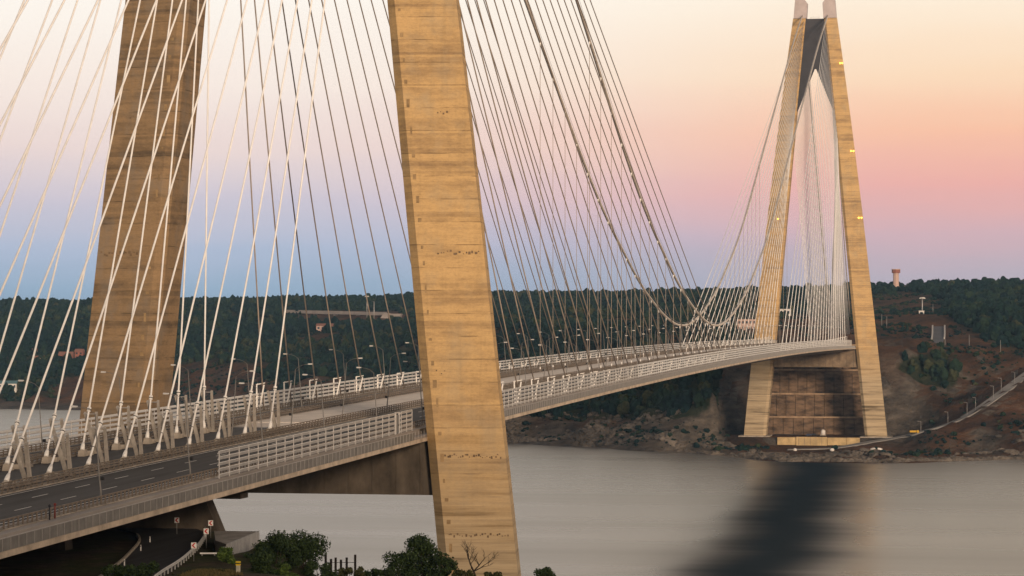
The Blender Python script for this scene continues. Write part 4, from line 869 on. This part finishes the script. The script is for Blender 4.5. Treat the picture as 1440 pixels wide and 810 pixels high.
# bare twisted tree in front of the leg
P = ray_at(668, 822, 398); t = thing('bare_tree', 'leafless twisted little tree silhouetted against the golden leg', 'tree', tuple(P)); rb = random.Random(5); tw = MB()
def branch(p, d, ln, r, n, out):
    pts = [np.array(p)]; d = np.array(d, float)
    for i in range(4):
        d = d+np.array([rb.uniform(-.32,.32), rb.uniform(-.25,.25), rb.uniform(-.12,.22)]); d /= np.linalg.norm(d); pts.append(pts[-1]+d*ln/4)
    out.tube(pts, [r*(1-.16*i) for i in range(5)], 6)
    if n > 0:
        for k in range(3 if n > 1 else 4):
            e = d+np.array([rb.uniform(-1.1,1.1), rb.uniform(-.6,.6), rb.uniform(-.15,.6)]); e /= np.linalg.norm(e); branch(pts[rb.choice((2,3,4))], e, ln*rb.uniform(.5,.75), r*.5, n-1, out)
trunk = MB(); trunk.tube([(0,0,-1),(0.1,0,1),(-.2,.1,1.9)], [.22,.18,.15], 8); trunk.build('trunk', M_BARK, t)
br = MB()
for d in ((-.7,0,.75),(.35,.1,.9),(.95,0,.5),(-.2,-.3,1)): branch((-.2,.1,1.9), d, 2.3, .12, 3, br)
br.build('branch_tangle', M_BARK, t)['kind'] = 'stuff'

# ================================================================== THINGS ON THE FAR SHORE
def on_far(px, py, D): P = ray_at(px, py, D); return np.array((P[0], P[1], float(far_z(np.array(P[0]), np.array(P[1])))))
M_GOLDW = mat('quay_concrete', (.50,.36,.18), .85, var=.25, scale=.15); M_BRICK = mat('brick_red', (.28,.11,.075), .85, var=.2, scale=.3); M_PINKW = mat('pink_render', (.52,.36,.30), .85, var=.1); M_PALE = mat('pale_render', (.66,.62,.58), .8, var=.1); M_ROOF = mat('tile_roof', (.25,.12,.085), .85, var=.2); M_ROOFG = mat('teal_roof', (.09,.17,.19), .7); M_GLASS = mat('dark_glass', (.03,.04,.05), .15, spec=.5)
# quay wall below the far tower, in blocks
t = thing('quay_wall', 'golden concrete wall between the feet of the far tower', 'wall', (5, 1386, 2.6))
for x0, x1, y, m in ((-25,-12,.6,M_GOLDW),(-11.8,9.5,-.4,M_GOLDW),(9.8,23,.5,M_GOLDW),(23.2,32,1.4,M_GOLDW)): MB().box(((x0+x1)/2-5,y,2.9), (x1-x0,2.4,6.0 if x0 < -11 and x0 > -12 else 5.3)).build('wall_block', m, t)
for x in range(-10, 9, 4): MB().box((x-5,-1.62,2.9), (.25,.06,5.6)).build('pour_joint', M_RAIL, t)
# terrace walls of the cut behind the tower: each bench face split in pours
M_CUT = mat('cut_face', (.165,.108,.068), .95, var=.55, scale=.3, stretch=(.35,1,1.), bump=.6, bscale=1.); M_LEDGE = mat('ledge_concrete', (.36,.25,.16), .9, var=.3, scale=.2)
for k, (y, za, zb2) in enumerate(((1438.0, 8, 20.2),(1446.0, 17, 36.6),(1456.0, 33, 53.6),(1466.0, 50, 71.5))):
    t = thing('retaining_wall', f'{("lowest","second lowest","second highest","highest")[k]} brown retaining wall of the terraced cut behind the far tower', 'wall', (0, y, za))
    hw = 47-k*2.4
    for i in range(13):
        w = 2*hw/13; MB().box((-hw+w*(i+.5), -.5+random.uniform(-.25,.25), (zb2-za)/2-.3), (w-.3, 1.4, zb2-za+random.uniform(-.9,.3))).build('wall_panel', M_CUT, t)
    MB().box((-2+k,-1.0,zb2-za+.15), (2*hw-16+k*4,1.6,1.1)).build('ledge', M_LEDGE, t)
def house(px, py, D, w, d, h, walls, roof, label, rz=0., name='house', rows=1, cols=4, gable=True, group=None):
    P = on_far(px, py, D); t = thing(name, label, 'house' if name == 'house' else 'building', tuple(P), group, rz)
    MB().box((0,0,h/2-2), (w,d,h+4)).build('wall', walls, t)
    if gable: MB().prism([(-d/2-.5,h),(d/2+.5,h),(0,h+d*.32)], 0, -w/2-.5, w/2+.5).build('roof', roof, t)
    else: MB().box((0,0,h+.25), (w+.6,d+.6,.5)).build('roof', roof, t)
    for r_ in range(rows):
        for c_ in range(cols):
            f = MB().box((-w/2+w*(c_+.5)/cols, -d/2-.03, h*(r_+.55)/rows), (w/cols*.5, .12, h/rows*.45)).build('window', M_GLASS, t)
    return t
house(93, 511, 3020, 15, 12, 11, M_BRICK, M_ROOF, 'red brick house among the dark trees left of the brown leg', .2, rows=3, cols=4)
house(10, 557, 2860, 22, 10, 6, M_PALE, M_ROOFG, 'low white waterside house with a teal roof at the left edge', .1, rows=1, cols=6)
house(57, 507, 3040, 12, 9, 6, M_PALE, M_ROOF, 'small pale house left of the red brick one', .3, cols=3)
house(112, 504, 3060, 9, 9, 9, M_BRICK, M_ROOF, 'tall narrow brown house right of the red brick one', .1, rows=2, cols=2)
house(52, 500, 3110, 10, 8, 5, M_PINKW, M_ROOF, 'little pinkish house above the small pale one', .3, cols=3)
house(458, 478, 3100, 20, 9, 5, M_PINKW, M_ROOF, 'lone pinkish house on the wooded slope below the viaduct', .1, cols=4)
house(1102, 446, 2700, 14, 10, 6, M_PALE, M_PALE, 'white building seen between the legs of the far tower', .0, gable=False, cols=4, name='building')
house(1051, 461, 2350, 16, 9, 9.5, M_PINKW, M_PINKW, 'boxy salmon building behind the cables left of the far tower', 0., gable=False, rows=2, cols=5, name='building')
house(1012, 461, 2380, 18, 8, 6, mat('blue_panel', (.25,.33,.42), .6), M_PALE, 'low bluish building behind the lowest point of the main cables', 0., gable=False, cols=5, name='building')
# lookout tower on the ridge
P = on_far(1260, 398, 3250); t = thing('lookout_tower', 'pink lookout tower standing on the ridge right of the far tower', 'tower', tuple(P)); zt = ray_at(1260, 378, 3250)[2]-P[2]
MB().prism([(3.4*math.cos(a), 3.4*math.sin(a)) for a in np.arange(8)*math.pi/4], 2, -2, zt-5).build('shaft', M_PINKW, t); MB().prism([(5*math.cos(a), 5*math.sin(a)) for a in np.arange(8)*math.pi/4], 2, zt-5, zt-1).build('cabin', M_BRICK, t); MB().prism([(5.4*math.cos(a), 5.4*math.sin(a)) for a in np.arange(8)*math.pi/4], 2, zt-1, zt-.2).build('roof', M_PINKW, t); MB().box((9,0,1.5), (12,8,7)).build('base_building', M_PINKW, t)
def mast(px, ytop, ybase, D, label, heads, group=None, r=.42):
    P = ray_at(px, ybase, D); zg = float(far_z(np.array(P[0]), np.array(P[1]))); h = max(ray_at(px, ytop, D)[2]-zg, (ybase-ytop)/FPX*D)
    t = thing('light_mast', label, 'light mast', (P[0], P[1], zg), group); MB().tube([(0,0,-1),(0,0,h)], [r*1.3,r], 7).build('pole', M_STEEL, t)
    if heads == 'ring':
        MB().tube([(0,0,h-.4),(0,0,h)], [2.2,2.2], 10).build('head_ring', M_WHITE, t)
        for k in range(6): MB().box((2.2*math.cos(k), 2.2*math.sin(k), h-.9), (.9,.9,.7)).build('floodlight', M_WHITE, t)
    elif heads: MB().beam((0,0,h),(-1.8,0,h+.3), .15,.15).build('arm', M_STEEL, t); MB().box((-2.1,0,h+.25), (.7,.3,.15)).build('lamp_head', M_STEEL, t)
    return t
mast(1297, 430, 455, 2400, 'tall white floodlight mast left of the road ramp', 'ring'); m_ = house(1296, 455, 2395, 4.5, 3, 3, M_PALE, M_PALE, 'tiny white hut at the foot of the floodlight mast', gable=False, cols=1, name='building')
mast(516, 416, 442, 3300, 'tall floodlight mast beside the distant viaduct', 'ring'); mast(526, 424, 450, 3250, 'thin pole right of the mast by the viaduct', 'arm')
for k, (px, yt, yb, D) in enumerate(((1295,600,616,1900),(1333,580,597,1905),(1360,572,592,1908),(1372,560,578,1912),(1397,543,560,1922),(1408,532,550,1930),(1427,525,541,1940))): mast(px, yt, yb, D, f'thin lamp post along the bare slope road, {nth(k+1)} from the left', 'arm', 'lamp posts along the far service road', .11)
for k, (px, yt, yb, D) in enumerate(((1329,480,497,2150),(1363,488,507,2120),(1407,496,514,2080),(1312,440,455,2400),(1247,462,478,2300),(1240,458,476,2310))): mast(px, yt, yb, D, f'thin pole on the far hillside around the ramp, {("below the ramp","right of the ramp foot","far right on the bare slope","left of the ramp top","right of the golden leg","closest to the golden leg")[k]}', None, None, .13)
# viaduct on the hill
A, B = ray_at(402, 438.5, 3420), ray_at(545, 442, 3280); t = thing('road_viaduct', 'long pale road viaduct crossing the wooded hill left of the golden leg', 'viaduct', tuple(A)); M_VIA = mat('viaduct_concrete', (.29,.25,.225), .85, var=.15, scale=.1)
MB().beam((0,0,0), B-A, 9, 2.6).build('deck', M_VIA, t); MB().beam((0,-4.4,2.), B-A+np.array((0,-4.4,2.)), .3, 1.1).build('parapet', M_VIA, t)
C2 = ray_at(556, 446, 3275)-A; MB().add([tuple(B-A+np.array((-10,-5,-8))), tuple(B-A+np.array((-4,-5,1))), tuple(C2+np.array((8,-5,4))), tuple(C2+np.array((4,-5,-6))), tuple(B-A+np.array((-10,5,-8))), tuple(B-A+np.array((-4,5,1))), tuple(C2+np.array((8,5,4))), tuple(C2+np.array((4,5,-6)))], [(0,1,2,3),(7,6,5,4),(0,4,5,1),(1,5,6,2),(2,6,7,3),(3,7,4,0)]).build('abutment', M_VIA, t)
for k in (.3,.5,.72): q = (B-A)*k; MB().box((q[0],q[1],q[2]-7), (5,3,14)).build('pier', M_VIA, t)
A, B = ray_at(545, 452, 3250), ray_at(612, 458, 3200); t = thing('road_viaduct', 'short lower viaduct just left of the golden leg, under the long one', 'viaduct', tuple(A)); MB().beam((0,0,0), B-A, 12, 2.4).build('deck', M_VIA, t); MB().beam((0,-5.8,1.8), B-A+np.array((0,-5.8,1.8)), .3, 1.2).build('parapet', M_PALE, t)
for k in (.4,.75): q = (B-A)*k; MB().box((q[0],q[1],q[2]-6), (4,3,12)).build('pier', M_VIA, t)
# vehicles on the far platform
def vehicle(px, D, y, label, colr, name='parked_car', s=1.):
    P = ray_at(px, y, D); zg = float(far_z(np.array(P[0]), np.array(P[1]))); t = thing(name, label, 'car' if name == 'parked_car' else 'truck', (P[0], P[1], zg)); m = mat('car_'+name+label[:8], colr, .35, spec=.5, var=.03)
    MB().prism([(-2.1*s,.45),(2.1*s,.45),(2.1*s,.95),(1.2*s,1.05),(.7*s,1.55),(-1.3*s,1.55),(-2.1*s,1.05)], 1, -.85*s, .85*s).build('body', m, t)
    MB().prism([(-1.25*s,1.08),(1.1*s,1.08),(.65*s,1.48),(-1.2*s,1.48)], 1, -.87*s, .87*s).build('window_glass', M_GLASS, t)
    for x in (-1.3*s, 1.3*s):
        for y_ in (-.8*s, .8*s): MB().tube([(x,y_-.1,.34),(x,y_+.1,.34)], .34, 10).build('wheel', M_DARK, t)
vehicle(1137.5, 1948, 617, 'dark blue car parked on the far platform, leftmost there', (.04,.05,.1)); vehicle(1144, 1952, 616, 'black car parked on the far platform right of the blue one', (.02,.02,.02)); vehicle(1278, 1898, 611, 'dark car on the far service road beside the yellow truck', (.03,.03,.035))
P = ray_at(1286, 609, 1902); zg = float(far_z(np.array(P[0]), np.array(P[1]))); t = thing('tipper_truck', 'yellow tipper truck on the far service road', 'truck', (P[0], P[1], zg)); M_YEL = mat('truck_yellow', (.62,.36,.02), .5)
t.scale = (.75,.75,.75); MB().box((0,0,1.1), (8,2.3,.5)).build('chassis', M_DARK, t); MB().box((3.2,0,2.3), (1.9,2.4,2.2)).build('cab', M_YEL, t); MB().prism([(-4.2,1.5),(1.6,1.5),(1.9,3.3),(-4.4,3.1)], 1, -1.25, 1.25).build('tipper_body', M_YEL, t)
for x in (-3,-1.6,2.9):
    for y_ in (-1.1,1.1): MB().tube([(x,y_-.15,.5),(x,y_+.15,.5)], .5, 10).build('wheel', M_DARK, t)
P = ray_at(1157.5, 616.5, 1950); t = thing('water_tank', 'pinkish white tank on the far platform right of the cars', 'tank', (P[0], P[1], 8)); MB().tube([(0,0,0),(0,0,3.4),(0,0,4.1)], [1.6,1.6,.5], 12).build('tank', M_PALE, t); MB().box((0,0,.2), (4,4,.5)).build('base', M_CONC, t)
for px, py, D, w, lab in ((1170,633,1850,3.2,'pale block on the strip below the golden quay wall'),(1118,633,1850,2.6,'small pale block left on the strip by the water'),(1232,646,1800,9,'long pale rock slab at the waterline below the right far leg')):
    P = on_far(px, py, D); t = thing('shore_block', lab, 'block', tuple(P)); b = MB(); b.sphere((0,0,.6), 1., 7, 5, (w/2,1.6,1.3)); b.build('stone', M_PALE, t)

# ---- evening air
hz = bpy.data.materials.new('haze'); hz.use_nodes = True; t = hz.node_tree; t.nodes.remove(t.nodes['Principled BSDF'])
pv = N(t, 'ShaderNodeVolumePrincipled'); pv.inputs['Color'].default_value = (.42,.68,1,1); pv.inputs['Density'].default_value = .000032; pv.inputs['Anisotropy'].default_value = 0
t.links.new(pv.outputs[0], t.nodes['Material Output'].inputs['Volume'])
o = MB().box((-500,1350,140), (11100,7800,400)).build('haze', hz); tag(o, 'thin bluish evening haze over the strait', 'haze', kind='stuff')
